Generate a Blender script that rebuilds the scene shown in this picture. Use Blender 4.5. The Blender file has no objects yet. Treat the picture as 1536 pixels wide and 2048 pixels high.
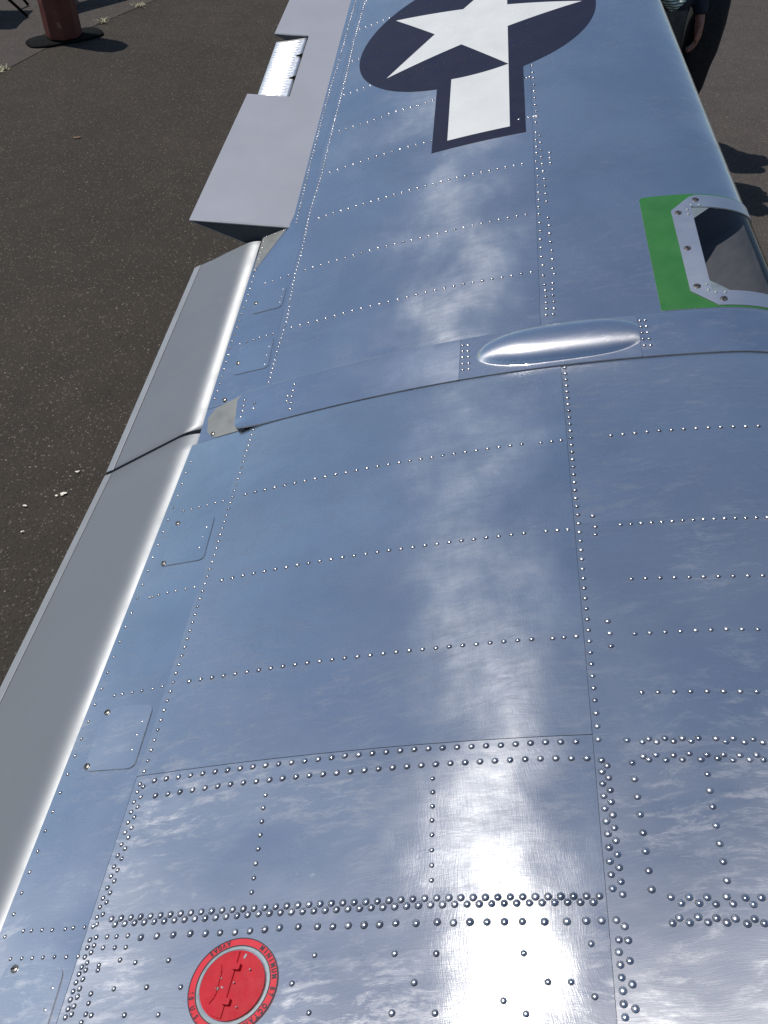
import bpy, bmesh, math, random
import numpy as np
from mathutils import Vector, Matrix
from mathutils.geometry import delaunay_2d_cdt
random.seed(7); rng = np.random.default_rng(7)
C = bpy.context.scene.collection
scene = bpy.context.scene

# ------------------------------------------------------------------ camera, sky, sun, exposure
CAMZ = 2.7
cam = bpy.data.cameras.new('camera'); camo = bpy.data.objects.new('camera', cam); C.objects.link(camo)
camo.location = (0, 0, CAMZ); camo.rotation_euler = (math.radians(45), 0, 0)
cam.sensor_fit = 'VERTICAL'; cam.sensor_height = 24; cam.lens = 24*1836.1/2048
cam.clip_start = .02; cam.clip_end = 500
scene.camera = camo
SUN = Vector((-.375, .165, .912)).normalized()
world = bpy.data.worlds.new('World'); scene.world = world; world.use_nodes = True
wt = world.node_tree; sky = wt.nodes.new('ShaderNodeTexSky'); sky.sky_type = 'NISHITA'; sky.sun_disc = False
sky.sun_elevation = math.asin(SUN.z); sky.sun_rotation = math.atan2(SUN.x, SUN.y)
sky.air_density = 1.0; sky.dust_density = .3; sky.ozone_density = 1.5
wt.nodes['Background'].inputs['Strength'].default_value = .094
wt.links.new(sky.outputs[0], wt.nodes['Background'].inputs[0])
sl = bpy.data.lights.new('sun', 'SUN'); sl.energy = 4.0; sl.angle = math.radians(.5); sl.color = (1, .96, .9)
slo = bpy.data.objects.new('sun', sl); C.objects.link(slo); slo.rotation_euler = SUN.to_track_quat('Z', 'Y').to_euler()
scene.view_settings.view_transform = 'Standard'; scene.view_settings.look = 'None'
scene.view_settings.exposure = 0; scene.view_settings.gamma = 1

# ------------------------------------------------------------------ wing surface: chordwise w, spanwise s -> metres
SC = 1.35
S_ = np.array([.09264438, .99492098, -.03936072]); X_ = np.array([.99569257, -.09271623, 0.]); N_ = np.array([.00364938, .03919118, .99922507])
Q = (.28287871, -.1537053, -.00961682, .01846702); TK, TA, TB, TW = .03089403, -.00850099, .16765165, -.0065343
SJ = 1.59645; HH = 1.1; LE0, LE1, RN, DN = .702, -.0565, .1637, .05
def vle(s): return LE0 + LE1*np.maximum(np.asarray(s, float)-SJ, 0)
def v2w(v, s):
    vn = float(vle(s))-RN
    return v if v <= vn else vn + RN*math.asin(min(1, (v-vn)/RN))
def Wd(w, s, off=0., dz=0.):
    """world point of chord position w (arc length round the nose) and span s, offset off (units of SC) along the local normal"""
    w, s = np.broadcast_arrays(np.asarray(w, float), np.asarray(s, float))
    vn = vle(s)-RN; th = np.clip((w-vn)/RN, 0, math.pi)
    v = np.where(w > vn, vn+RN*np.sin(th), w)
    zp = -HH+Q[0]*v+Q[1]*v**2+Q[2]*v**3+Q[3]*v**4
    sl = Q[0]+2*Q[1]*v+3*Q[2]*v**2
    nx = -sl*np.cos(th)+np.sin(th)*DN/RN; nz = np.cos(th)
    ln = np.sqrt(nx*nx+nz*nz); nx, nz = nx/ln, nz/ln
    z = zp-DN*(1-np.cos(th))
    v = v+nx*off; z = z+nz*off+dz
    t = np.maximum(s-SJ, 0); si = np.minimum(s, SJ)
    k = (1-TK*t)
    a = k*v+t*TA; n = k*(z+HH)-HH+t*TB+TW*v*t
    P = a[..., None]*X_+(si+t)[..., None]*S_+n[..., None]*N_
    P = P*SC; P[..., 2] += CAMZ
    return P
def Nrm(w, s):
    e = 1e-4
    n = np.cross(Wd(w+e, s)-Wd(w-e, s), Wd(w, s+e)-Wd(w, s-e))
    return n/np.linalg.norm(n, axis=-1, keepdims=True)

# ------------------------------------------------------------------ materials
def newmat(name):
    m = bpy.data.materials.new(name); m.use_nodes = True
    return m, m.node_tree, m.node_tree.nodes['Principled BSDF']
def lk(t, a, b): t.links.new(a, b)
def nd(t, ty, **kw):
    n = t.nodes.new(ty)
    for k, v in kw.items(): setattr(n, k, v)
    return n
def noise(t, vec, scale, detail=4, rough=.55, dist=0):
    n = nd(t, 'ShaderNodeTexNoise'); n.inputs['Scale'].default_value = scale; n.inputs['Detail'].default_value = detail
    n.inputs['Roughness'].default_value = rough; n.inputs['Distortion'].default_value = dist
    lk(t, vec, n.inputs['Vector']); return n.outputs['Fac']
def mapped(t, vec, sc, rot=(0, 0, 0)):
    m = nd(t, 'ShaderNodeMapping'); m.inputs['Scale'].default_value = sc; m.inputs['Rotation'].default_value = rot
    lk(t, vec, m.inputs['Vector']); return m.outputs[0]
def rng_(t, val, a, b, c, d):
    m = nd(t, 'ShaderNodeMapRange'); m.inputs[1].default_value = a; m.inputs[2].default_value = b; m.inputs[3].default_value = c; m.inputs[4].default_value = d
    lk(t, val, m.inputs[0]); return m.outputs[0]
def math_(t, op, a, b=None):
    m = nd(t, 'ShaderNodeMath', operation=op)
    for i, x in enumerate((a, b)):
        if x is None: continue
        if isinstance(x, (int, float)): m.inputs[i].default_value = x
        else: lk(t, x, m.inputs[i])
    return m.outputs[0]
def mixc(t, fac, a, b):
    m = nd(t, 'ShaderNodeMix', data_type='RGBA')
    if isinstance(fac, (int, float)): m.inputs[0].default_value = fac
    else: lk(t, fac, m.inputs[0])
    for i, x in ((6, a), (7, b)):
        if isinstance(x, tuple): m.inputs[i].default_value = (*x, 1)
        else: lk(t, x, m.inputs[i])
    return m.outputs[2]
def bump(t, h, strength, dist, prev=None):
    b = nd(t, 'ShaderNodeBump'); b.inputs['Strength'].default_value = strength; b.inputs['Distance'].default_value = dist
    lk(t, h, b.inputs['Height'])
    if prev is not None: lk(t, prev, b.inputs['Normal'])
    return b.outputs[0]
def pos(t): return nd(t, 'ShaderNodeNewGeometry').outputs['Position']

def polished(name, tint=(.80, .79, .78), dull=(.64, .645, .66), r0=.10, r1=.16, wide=.30, f0=.02, f1=.11, an=.91, wob=1.0, m0=.11, m1=.30, SCR=.36):
    """hand polished aluminium: a fairly sharp brushed lobe, under a thin cloudy haze of polishing marks that scatters wider"""
    m, t, b = newmat(name); p = pos(t)
    oi = nd(t, 'ShaderNodeObjectInfo').outputs['Random']
    comb = nd(t, 'ShaderNodeCombineXYZ'); lk(t, math_(t, 'MULTIPLY', oi, 7.3), comb.inputs[0]); lk(t, math_(t, 'MULTIPLY', oi, 3.1), comb.inputs[2])
    va = nd(t, 'ShaderNodeVectorMath', operation='ADD'); lk(t, p, va.inputs[0]); lk(t, comb.outputs[0], va.inputs[1]); q = va.outputs[0]
    # swirled coordinates: the polishing strokes bend
    sw = nd(t, 'ShaderNodeTexNoise'); sw.inputs['Scale'].default_value = 2.4; sw.inputs['Detail'].default_value = 2; lk(t, q, sw.inputs['Vector'])
    sc_ = nd(t, 'ShaderNodeVectorMath', operation='SUBTRACT'); lk(t, sw.outputs['Color'], sc_.inputs[0]); sc_.inputs[1].default_value = (.5, .5, .5)
    s1 = nd(t, 'ShaderNodeVectorMath', operation='SCALE'); lk(t, sc_.outputs[0], s1.inputs[0]); s1.inputs['Scale'].default_value = .12
    qa = nd(t, 'ShaderNodeVectorMath', operation='ADD'); lk(t, q, qa.inputs[0]); lk(t, s1.outputs[0], qa.inputs[1]); qs = qa.outputs[0]
    big = noise(t, q, 3.0, 3, .55, .4)
    mid = noise(t, qs, 9, 5, .6, .6)
    st1 = noise(t, mapped(t, qs, (3.2, 22, 6), (0, 0, .12)), 2.2, 7, .68, .5)
    st2 = noise(t, mapped(t, qs, (24, 4, 6), (0, 0, .4)), 2.0, 5, .62, .3)
    smear = noise(t, mapped(t, qs, (8, 26, 9), (0, 0, -.3)), 2.2, 9, .70, .5)
    f = math_(t, 'ADD', math_(t, 'MULTIPLY', big, .34), math_(t, 'MULTIPLY', mid, .24))
    f = math_(t, 'ADD', f, math_(t, 'MULTIPLY', st1, .14)); f = math_(t, 'ADD', f, math_(t, 'MULTIPLY', smear, .18))
    f = math_(t, 'ADD', f, math_(t, 'MULTIPLY', st2, .10))
    lk(t, rng_(t, f, .36, .64, r0, r1), b.inputs['Roughness'])
    col = mixc(t, rng_(t, big, .36, .66, .2, 1), dull, tint)
    spk = noise(t, q, 260, 2, .5)
    col = mixc(t, rng_(t, spk, .64, .74, 0, .3), col, (.5, .5, .5))
    lk(t, col, b.inputs['Base Color'])
    b.inputs['Metallic'].default_value = 1
    b.inputs['Anisotropic'].default_value = an
    s2 = nd(t, 'ShaderNodeVectorMath', operation='SCALE'); lk(t, sc_.outputs[0], s2.inputs[0]); s2.inputs['Scale'].default_value = .7
    ad = nd(t, 'ShaderNodeVectorMath', operation='ADD'); ad.inputs[0].default_value = tuple(S_); lk(t, s2.outputs[0], ad.inputs[1])
    nn = nd(t, 'ShaderNodeVectorMath', operation='NORMALIZE'); lk(t, ad.outputs[0], nn.inputs[0]); lk(t, nn.outputs[0], b.inputs['Tangent'])
    h1 = noise(t, q, 5.5, 2, .5); n1 = bump(t, h1, .55*wob, .005)
    sA = noise(t, mapped(t, qs, (40, 900, 40), (0, 0, .3)), 1, 2, .5); sB = noise(t, mapped(t, qs, (700, 45, 40), (0, 0, .5)), 1, 2, .5)
    n2 = bump(t, math_(t, 'ADD', sA, sB), .09, .0006, n1)
    n3 = bump(t, smear, .16*wob, .0008, n2)
    lk(t, n3, b.inputs['Normal'])
    # the wider haze lobe
    g = nd(t, 'ShaderNodeBsdfAnisotropic'); g.distribution = 'GGX'
    g.inputs['Roughness'].default_value = wide; g.inputs['Anisotropy'].default_value = .94 if an > .5 else .3
    g.inputs['Color'].default_value = (.80, .79, .79, 1)
    lk(t, nn.outputs[0], g.inputs['Tangent']); lk(t, n2, g.inputs['Normal'])
    hz = noise(t, mapped(t, qs, (5, 8, 6), (0, 0, .2)), 1.9, 10, .70, .35)
    hf = math_(t, 'ADD', math_(t, 'MULTIPLY', hz, .55), math_(t, 'MULTIPLY', st1, .45))
    fac = rng_(t, hf, .40, .66, f0, f1)
    # hairline scratches and short wipes, in patches
    scA = rng_(t, noise(t, mapped(t, qs, (14, 420, 20), (0, 0, .22)), 1, 3, .6), .60, .70, 0, 1)
    scB = rng_(t, noise(t, mapped(t, qs, (330, 26, 20), (0, 0, .55)), 1, 3, .6), .62, .72, 0, 1)
    scC = rng_(t, noise(t, mapped(t, qs, (60, 260, 20), (0, 0, -.5)), 1, 3, .6), .62, .72, 0, 1)
    pat = rng_(t, noise(t, qs, 4.5, 4, .6), .42, .66, 0, 1)
    scr = math_(t, 'MULTIPLY', math_(t, 'MAXIMUM', math_(t, 'MAXIMUM', scA, scB), scC), pat)
    wip = rng_(t, noise(t, mapped(t, qs, (16, 60, 20), (0, 0, -.15)), 1, 6, .7), .60, .74, 0, 1)
    fac = math_(t, 'ADD', fac, math_(t, 'MULTIPLY', math_(t, 'MAXIMUM', scr, math_(t, 'MULTIPLY', wip, pat)), SCR))
    # long bright wipes: thin strokes where the haze is thick
    ms = nd(t, 'ShaderNodeMixShader'); lk(t, fac, ms.inputs[0]); lk(t, b.outputs[0], ms.inputs[1]); lk(t, g.outputs[0], ms.inputs[2])
        # faint milky film, patchy
    mk = nd(t, 'ShaderNodeBsdfAnisotropic'); mk.distribution = 'GGX'; mk.inputs['Roughness'].default_value = .53; mk.inputs['Anisotropy'].default_value = .55
    mk.inputs['Color'].default_value = (.78, .77, .78, 1); lk(t, nn.outputs[0], mk.inputs['Tangent']); lk(t, n3, mk.inputs['Normal'])
    hz2 = noise(t, mapped(t, qs, (10, 30, 9), (0, 0, .22)), 1.5, 11, .72, .3)
    soft = rng_(t, noise(t, q, 2.2, 4, .5, .4), .36, .66, 0, 1)
    cl = math_(t, 'MULTIPLY', rng_(t, hz2, .50, .74, 0, 1), rng_(t, noise(t, qs, 3.4, 3, .55), .40, .64, .1, 1))
    fm_ = math_(t, 'ADD', math_(t, 'ADD', math_(t, 'MULTIPLY', soft, m1*.45), m0), math_(t, 'MULTIPLY', cl, m1*1.9))
    # scuffs: clusters of small bright nicks
    sk = math_(t, 'MULTIPLY', rng_(t, noise(t, mapped(t, qs, (60, 110, 60), (0, 0, .6)), 1, 5, .75), .60, .70, 0, 1), rng_(t, noise(t, q, 5.5, 4, .6), .52, .68, 0, 1))
    fm_ = math_(t, 'ADD', fm_, math_(t, 'MULTIPLY', sk, .42))
    m2 = nd(t, 'ShaderNodeMixShader'); lk(t, fm_, m2.inputs[0]); lk(t, ms.outputs[0], m2.inputs[1]); lk(t, mk.outputs[0], m2.inputs[2])
    lk(t, m2.outputs[0], t.nodes['Material Output'].inputs[0])
    return m
def plain(name, col, rough=.5, metal=0., var=.12, sc=20, bmp=0., bsc=60, spec=None):
    m, t, b = newmat(name); p = pos(t)
    n = noise(t, p, sc, 5, .6)
    d = tuple(c*(1-var) for c in col); u = tuple(min(1, c*(1+var)) for c in col)
    lk(t, mixc(t, rng_(t, n, .3, .7, 0, 1), d, u), b.inputs['Base Color'])
    lk(t, rng_(t, noise(t, p, sc*2.3, 4), .3, .7, rough*.85, rough*1.15), b.inputs['Roughness'])
    b.inputs['Metallic'].default_value = metal
    if spec is not None: b.inputs['Specular IOR Level'].default_value = spec
    if bmp: lk(t, bump(t, noise(t, p, bsc, 4), bmp, .002), b.inputs['Normal'])
    return m
M = {}
M['metal'] = polished('polished_aluminium')
M['metal_main'] = polished('polished_main', m0=.13, m1=.40)
M['metal_fwd'] = polished('polished_forward', (.80, .785, .775), (.66, .655, .66), m0=.22, m1=.62, SCR=.45)
M['metal_strip'] = polished('polished_strip', (.76, .77, .79), (.60, .61, .64), .09, .14, .30, .004, .06, .85, .5)
M['metal_aft'] = polished('polished_aft', (.74, .75, .77), (.58, .60, .63), .10, .15, .30, .004, .07, .88, .6)
M['blister'] = polished('blister_metal', (.76, .77, .79), (.60, .61, .64), .12, .17, .30, .01, .05, .25, .4)
M['panel'] = polished('access_panel_metal', (.72, .75, .77), (.56, .59, .62), .12, .2, .34, .02, .1, .8, .6)
def satin(name, col, *a, **k):
    m = plain(name, col, *a, **k); t = m.node_tree; b = t.nodes['Principled BSDF']
    b.inputs['Anisotropic'].default_value = .82; b.inputs['Metallic'].default_value = .62
    cv = nd(t, 'ShaderNodeCombineXYZ')
    for i in range(3): cv.inputs[i].default_value = float(S_[i])
    lk(t, cv.outputs[0], b.inputs['Tangent']); return m
def rivet_mat():
    m, t, b = newmat('rivet_metal'); b.inputs['Metallic'].default_value = 1
    w = nd(t, 'ShaderNodeTexNoise'); w.inputs['Scale'].default_value = 33; w.inputs['Detail'].default_value = 1; lk(t, pos(t), w.inputs['Vector'])
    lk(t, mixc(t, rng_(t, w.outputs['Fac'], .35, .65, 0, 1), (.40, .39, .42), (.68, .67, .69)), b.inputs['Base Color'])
    w2 = nd(t, 'ShaderNodeSeparateColor'); lk(t, w.outputs['Color'], w2.inputs[0]); lk(t, rng_(t, w2.outputs[1], .35, .65, .16, .34), b.inputs['Roughness'])
    return m
M['rivet'] = rivet_mat()
M['darkmetal'] = plain('rim_reflection_and_screw_dark', (.085, .080, .085), .5, .7, .3, 200)  # dark surroundings mirrored in rivet rims, painted in; also dark cover screws
M['core'] = plain('seam_backing_metal', (.34, .34, .36), .45, .8)  # grey metal of the structure beneath the skin seams
M['rim'] = plain('sheet_edge', (.42, .43, .45), .4, .9)
M['flap'] = satin('flap_silver_paint', (.275, .285, .295), .52, .45, .03, 3, .01, 7)
M['flapstrip'] = plain('flap_edge_paint', (.27, .28, .295), .42, .3, .06, 8)
M['aileron'] = plain('aileron_doped_fabric', (.27, .275, .31), .55, .0, .05, 4, .10, 5, .3)
M['bare'] = plain('dull_zinc_sheet', (.22, .225, .215), .5, .5, .12, 14)
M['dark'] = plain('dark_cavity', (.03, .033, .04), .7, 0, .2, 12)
M['white'] = plain('insignia_white', (.53, .535, .52), .45, 0, .05, 6)
M['blue'] = plain('insignia_blue', (.0070, .0085, .027), .5, 0, .12, 7, 0, 60, .22)
M['green'] = plain('green_paint', (.019, .118, .021), .38, 0, .08, 9)
M['red'] = plain('filler_red_enamel', (.40, .014, .022), .34, 0, .12, 25, .10, 90, .3)
M['redring'] = plain('placard_red', (.52, .028, .040), .4, 0, .05, 30, 0, 60, .3)
M['ink'] = plain('placard_black', (.012, .006, .02), .5, 0, .1, 30)
M['ringgrey'] = plain('neck_grey_metal', (.24, .28, .29), .42, .6, .08, 30)
M['frame'] = polished('frame_metal', (.66, .67, .70), (.52, .54, .57), .25, .38, .45, .3, .5, .5, .4)
M['screw'] = plain('screw_steel', (.30, .28, .25), .35, 1, .2, 300)
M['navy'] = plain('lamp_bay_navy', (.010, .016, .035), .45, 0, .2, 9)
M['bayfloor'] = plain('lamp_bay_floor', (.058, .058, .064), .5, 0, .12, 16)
M['under'] = plain('underside_metal', (.45, .46, .48), .4, .9, .1, 6)
M['tab'] = plain('tab_bright_metal', (.86, .86, .86), .42, 1, .05, 30)
M['black'] = plain('matt_black', (.005, .005, .005), .85, 0, .3, 30, 0, 60, .1)
def glass():
    m, t, b = newmat('clear_cover_plastic'); t.nodes.remove(b); out = t.nodes['Material Output']
    tr = nd(t, 'ShaderNodeBsdfTransparent'); tr.inputs[0].default_value = (.86, .88, .90, 1)
    gl = nd(t, 'ShaderNodeBsdfGlossy'); gl.inputs['Roughness'].default_value = .06; gl.inputs['Color'].default_value = (.9, .9, .9, 1)
    fr = nd(t, 'ShaderNodeFresnel'); fr.inputs[0].default_value = 1.4
    mx = nd(t, 'ShaderNodeMixShader'); lk(t, fr.outputs[0], mx.inputs[0]); lk(t, tr.outputs[0], mx.inputs[1]); lk(t, gl.outputs[0], mx.inputs[2])
    lk(t, mx.outputs[0], out.inputs[0]); return m
M['glass'] = glass()
def asphalt(name, base, warm, light):
    m, t, b = newmat(name); p = pos(t)
    big = noise(t, p, .9, 4, .6); mid = noise(t, p, 5, 5, .6)
    col = mixc(t, rng_(t, big, .35, .65, 0, 1), base, warm)
    col = mixc(t, rng_(t, mid, .35, .7, 0, .5), col, tuple(c*.75 for c in base))
    v = nd(t, 'ShaderNodeTexVoronoi'); v.inputs['Scale'].default_value = 95; lk(t, p, v.inputs['Vector'])
    vc = nd(t, 'ShaderNodeSeparateColor'); lk(t, v.outputs['Color'], vc.inputs[0])
    stone = math_(t, 'MULTIPLY', rng_(t, v.outputs['Distance'], .25, .5, 1, 0), rng_(t, vc.outputs[0], .72, 1, 0, 1))
    col = mixc(t, stone, col, light)
    dk = math_(t, 'MULTIPLY', rng_(t, v.outputs['Distance'], .2, .5, 1, 0), rng_(t, vc.outputs[1], .6, 1, 0, .7))
    col = mixc(t, dk, col, tuple(c*.35 for c in base))
    v2 = nd(t, 'ShaderNodeTexVoronoi'); v2.inputs['Scale'].default_value = 42; lk(t, p, v2.inputs['Vector'])
    vs = nd(t, 'ShaderNodeSeparateColor'); lk(t, v2.outputs['Color'], vs.inputs[0])
    peb = math_(t, 'MULTIPLY', rng_(t, v2.outputs['Distance'], .12, .24, 1, 0), rng_(t, vs.outputs[0], .93, .96, 0, 1))
    col = mixc(t, math_(t, 'MULTIPLY', peb, .5), col, tuple(min(1, c*2.2) for c in light))
    lk(t, col, b.inputs['Base Color']); b.inputs['Roughness'].default_value = .9; b.inputs['Specular IOR Level'].default_value = .2
    h = math_(t, 'ADD', rng_(t, v.outputs['Distance'], 0, .6, 1, 0), noise(t, p, 240, 3))
    lk(t, bump(t, h, .9, .004), b.inputs['Normal']); return m
M['asphalt'] = asphalt('brown_asphalt', (.040, .034, .0275), (.050, .041, .033), (.18, .155, .125))
M['path'] = asphalt('older_asphalt', (.064, .055, .049), (.074, .063, .057), (.18, .155, .13))

# ------------------------------------------------------------------ object helpers
def tag(o, label=None, cat=None, group=None, kind=None):
    for k, v in (('label', label), ('category', cat), ('group', group), ('kind', kind)):
        if v: o[k] = v
    return o
def empty(name, loc=(0, 0, 0)):
    o = bpy.data.objects.new(name, None); o.location = loc; o.empty_display_size = .1; C.objects.link(o); return o
def mesh(name, V, F, mats, parent=None, smooth=True, fm=None):
    me = bpy.data.meshes.new(name); me.from_pydata([tuple(map(float, v)) for v in V], [], [tuple(map(int, f)) for f in F])
    for m in (mats if isinstance(mats, (list, tuple)) else [mats]): me.materials.append(m)
    if smooth: me.polygons.foreach_set('use_smooth', [True]*len(me.polygons))
    if fm is not None: me.polygons.foreach_set('material_index', list(map(int, fm)))
    me.update()
    o = bpy.data.objects.new(name, me); C.objects.link(o)
    if parent is not None:
        o.parent = parent
        if parent.location.length > 0: o.matrix_parent_inverse = Matrix.Translation(-parent.location)
    return o
def inside(P, loop):
    x, y = P[:, 0], P[:, 1]; r = np.zeros(len(P), bool); n = len(loop)
    for i in range(n):
        x1, y1 = loop[i]; x2, y2 = loop[(i+1) % n]
        c = ((y1 > y) != (y2 > y)); r ^= c & (x < (x2-x1)*(y-y1)/((y2-y1) if y2 != y1 else 1e-12)+x1)
    return r
def dens(loop, h):
    out = []
    for i in range(len(loop)):
        a, b = np.array(loop[i]), np.array(loop[(i+1) % len(loop)]); n = max(1, int(math.ceil(np.linalg.norm(b-a)/h)))
        out += [a+(b-a)*k/n for k in range(n)]
    return out
def sheet(name, loop, off, thick, mat, parent, h=.03, holes=(), dzf=None, rim=None, wcoord=False, fn=None):
    """a thin plate lying on the wing: outline (v,s), optional holes, its own edge depth"""
    conv = (lambda L: [np.array((v2w(p[0], p[1]), p[1])) for p in L]) if not wcoord else (lambda L: [np.array(p) for p in L])
    loops = [dens(conv(L), h) for L in (loop, *holes)]
    pts, edges, base = [], [], []
    for L in loops:
        i0 = len(pts); base.append((i0, len(L))); pts += [tuple(p) for p in L]
        edges += [(i0+i, i0+(i+1) % len(L)) for i in range(len(L))]
    A = np.array(loops[0]); lo, hi = A.min(0), A.max(0)
    gx, gy = np.meshgrid(np.arange(lo[0]+h*.5, hi[0], h), np.arange(lo[1]+h*.5, hi[1], h)); G = np.c_[gx.ravel(), gy.ravel()]
    if len(G):
        k = inside(G, loops[0])
        for L in loops[1:]: k &= ~inside(G, L)
        B = np.array(pts); G = G[k]
        if len(G):
            d = np.array([np.min(np.hypot(*(B-g).T)) for g in G]); G = G[d > h*.4]
            pts += [tuple(g) for g in G]
    r = delaunay_2d_cdt([Vector(p) for p in pts], edges, [], 0, 1e-7)
    V2 = np.array([tuple(v) for v in r[0]]); T = np.array([tuple(f) for f in r[2]])
    cen = V2[T].mean(1); k = inside(cen, loops[0])
    for L in loops[1:]: k &= ~inside(cen, L)
    T = T[k]; a = V2[T]; cr = np.cross(a[:, 1]-a[:, 0], a[:, 2]-a[:, 0]); k = np.abs(cr) > h*h*2e-4; T = T[k]; cr = cr[k]; T[cr < 0] = T[cr < 0][:, ::-1]
    F_ = fn or (lambda w, s, o: Wd(w, s, o))
    dz = dzf(V2) if dzf is not None else 0
    V = list(F_(V2[:, 0], V2[:, 1], off+dz)); Fc = [tuple(t) for t in T]; fm = [0]*len(Fc)
    cnt = {}
    for t in T:
        for i in range(3): cnt.setdefault(frozenset((t[i], t[(i+1) % 3])), []).append((t[i], t[(i+1) % 3]))
    bd = [e[0] for e in cnt.values() if len(e) == 1]
    if thick:
        mp = {}
        ids = sorted({i for e in bd for i in e}); arr = V2[ids]
        top = F_(arr[:, 0], arr[:, 1], off+(dz[ids] if dzf is not None else 0)); bot = F_(arr[:, 0], arr[:, 1], off-thick+(dz[ids] if dzf is not None else 0))
        for j, i in enumerate(ids): mp[i] = (len(V), len(V)+1); V += [top[j], bot[j]]
        for a_, b_ in bd: Fc.append((mp[b_][0], mp[a_][0], mp[a_][1], mp[b_][1])); fm.append(1)
    o = mesh(name, V, Fc, [mat, rim or M['rim']], parent, True, fm)
    if dzf is None and fn is None: smooth_on(o, V2[:, 0], V2[:, 1])
    return o
def smooth_on(o, w, s):
    me = o.data; n = len(me.vertices); A = np.zeros(n*3, np.float32); me.vertices.foreach_get('normal', A); A = A.reshape(-1, 3)
    A[:len(w)] = Nrm(w, s); me.normals_split_custom_set_from_vertices([tuple(map(float, a)) for a in A])
def rnd(loop, r, n=5):
    """round the corners of an outline"""
    out = []; m = len(loop)
    for i in range(m):
        p0, p, p1 = (np.array(loop[j % m], float) for j in (i-1, i, i+1))
        a = p+(p0-p)/np.linalg.norm(p0-p)*r; b = p+(p1-p)/np.linalg.norm(p1-p)*r
        out += [tuple((1-t)**2*a+2*t*(1-t)*p+t*t*b) for t in np.linspace(0, 1, n)]
    return out
def panel(name, w0, w1, s0, s1, off, thick, mat, parent, nw=60, ns=60, hole=None, dzf=None, rim=None, wl=None, sl=None):
    """a large skin sheet: structured grid on the wing surface, optional rectangular hole (w0,s0,s1) to its front edge"""
    ws = np.array(wl) if wl is not None else np.linspace(0, 1, nw+1); ss = np.array(sl) if sl is not None else np.linspace(s0, s1, ns+1)
    f0 = w0 if callable(w0) else (lambda s: w0+0*s); f1 = w1 if callable(w1) else (lambda s: w1+0*s)
    U, Sg = np.meshgrid(ws, ss); W = f0(Sg)+(f1(Sg)-f0(Sg))*U
    dz = dzf(W, Sg) if dzf is not None else 0
    V = list(Wd(W, Sg, off+dz).reshape(-1, 3)); nW = len(ws); F = []; keep = {}
    for j in range(len(ss)-1):
        for i in range(nW-1):
            wc, sc = (W[j, i]+W[j, i+1])/2, (ss[j]+ss[j+1])/2
            if hole and hole[0] < wc < hole[1] and hole[2] < sc < hole[3]: continue
            F.append((j*nW+i, j*nW+i+1, (j+1)*nW+i+1, (j+1)*nW+i))
    cnt = {}
    for f in F:
        for i in range(4): cnt.setdefault(frozenset((f[i], f[(i+1) % 4])), []).append((f[i], f[(i+1) % 4]))
    bd = [e[0] for e in cnt.values() if len(e) == 1]; ids = sorted({i for e in bd for i in e}); mp = {}; fm = [0]*len(F)
    Wf, Sf = W.ravel(), Sg.ravel(); dzr = dz.ravel() if dzf is not None else None
    for i in ids:
        o = off+(dzr[i] if dzr is not None else 0)
        mp[i] = len(V); V += [V[i], Wd(Wf[i], Sf[i], o-thick)]
    for a, b in bd: F.append((mp[b], mp[a], mp[a]+1, mp[b]+1)); fm.append(1)
    o = mesh(name, V, F, [mat, rim or M['rim']], parent, True, fm)
    if dzf is None: smooth_on(o, Wf, Sf)
    return o
def tube(bm, pts, r, n=8, caps=True):
    pts = [Vector(p) for p in pts]; rs = r if isinstance(r, (list, tuple)) else [r]*len(pts); rings = []
    for i, p in enumerate(pts):
        d = (pts[min(i+1, len(pts)-1)]-pts[max(i-1, 0)]).normalized()
        a = d.orthogonal().normalized() if i == 0 else (a-d*a.dot(d)).normalized()
        b = d.cross(a); rings.append([bm.verts.new(p+(a*math.cos(2*math.pi*k/n)+b*math.sin(2*math.pi*k/n))*rs[i]) for k in range(n)])
    for i in range(len(rings)-1):
        for k in range(n): bm.faces.new((rings[i][k], rings[i][(k+1) % n], rings[i+1][(k+1) % n], rings[i+1][k]))
    if caps: bm.faces.new(rings[0][::-1]); bm.faces.new(rings[-1])
def ball(bm, c, r, sc=(1, 1, 1), seg=10):
    m = Matrix.Translation(c) @ Matrix.Diagonal((r*sc[0], r*sc[1], r*sc[2], 1))
    bmesh.ops.create_uvsphere(bm, u_segments=seg, v_segments=seg//2+2, radius=1, matrix=m)
def bobj(name, bm, mat, parent=None, smooth=True):
    bmesh.ops.recalc_face_normals(bm, faces=bm.faces[:])
    me = bpy.data.meshes.new(name); bm.to_mesh(me); bm.free(); me.materials.append(mat)
    if smooth: me.polygons.foreach_set('use_smooth', [True]*len(me.polygons))
    o = bpy.data.objects.new(name, me); C.objects.link(o)
    if parent is not None:
        o.parent = parent
        if parent.location.length > 0: o.matrix_parent_inverse = Matrix.Translation(-parent.location)
    return o
def gp(x, y): return Vector((x, y, 0))

# ------------------------------------------------------------------ ground
def flat(name, pts, z, mat):
    o = mesh(name, [(x, y, z) for x, y in pts], [tuple(range(len(pts)))], mat, None, False); tag(o, kind='structure'); return o
flat('ground', [(-80, -60), (80, -60), (80, 120), (-80, 120)], 0, M['asphalt'])
flat('old_pavement', [(-3.62, 6.6), (-3.07, 7.62), (-2.84, 8.2), (-2.62, 8.66), (-2.16, 9.48), (-1.3, 11), (3, 19), (-40, 40), (-40, -14)], .004, M['path'])
flat('forward_pavement', [(1.5, -20), (60, -20), (60, 60), (2.6, 60), (1.2, 8)], .004, M['path'])
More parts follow.
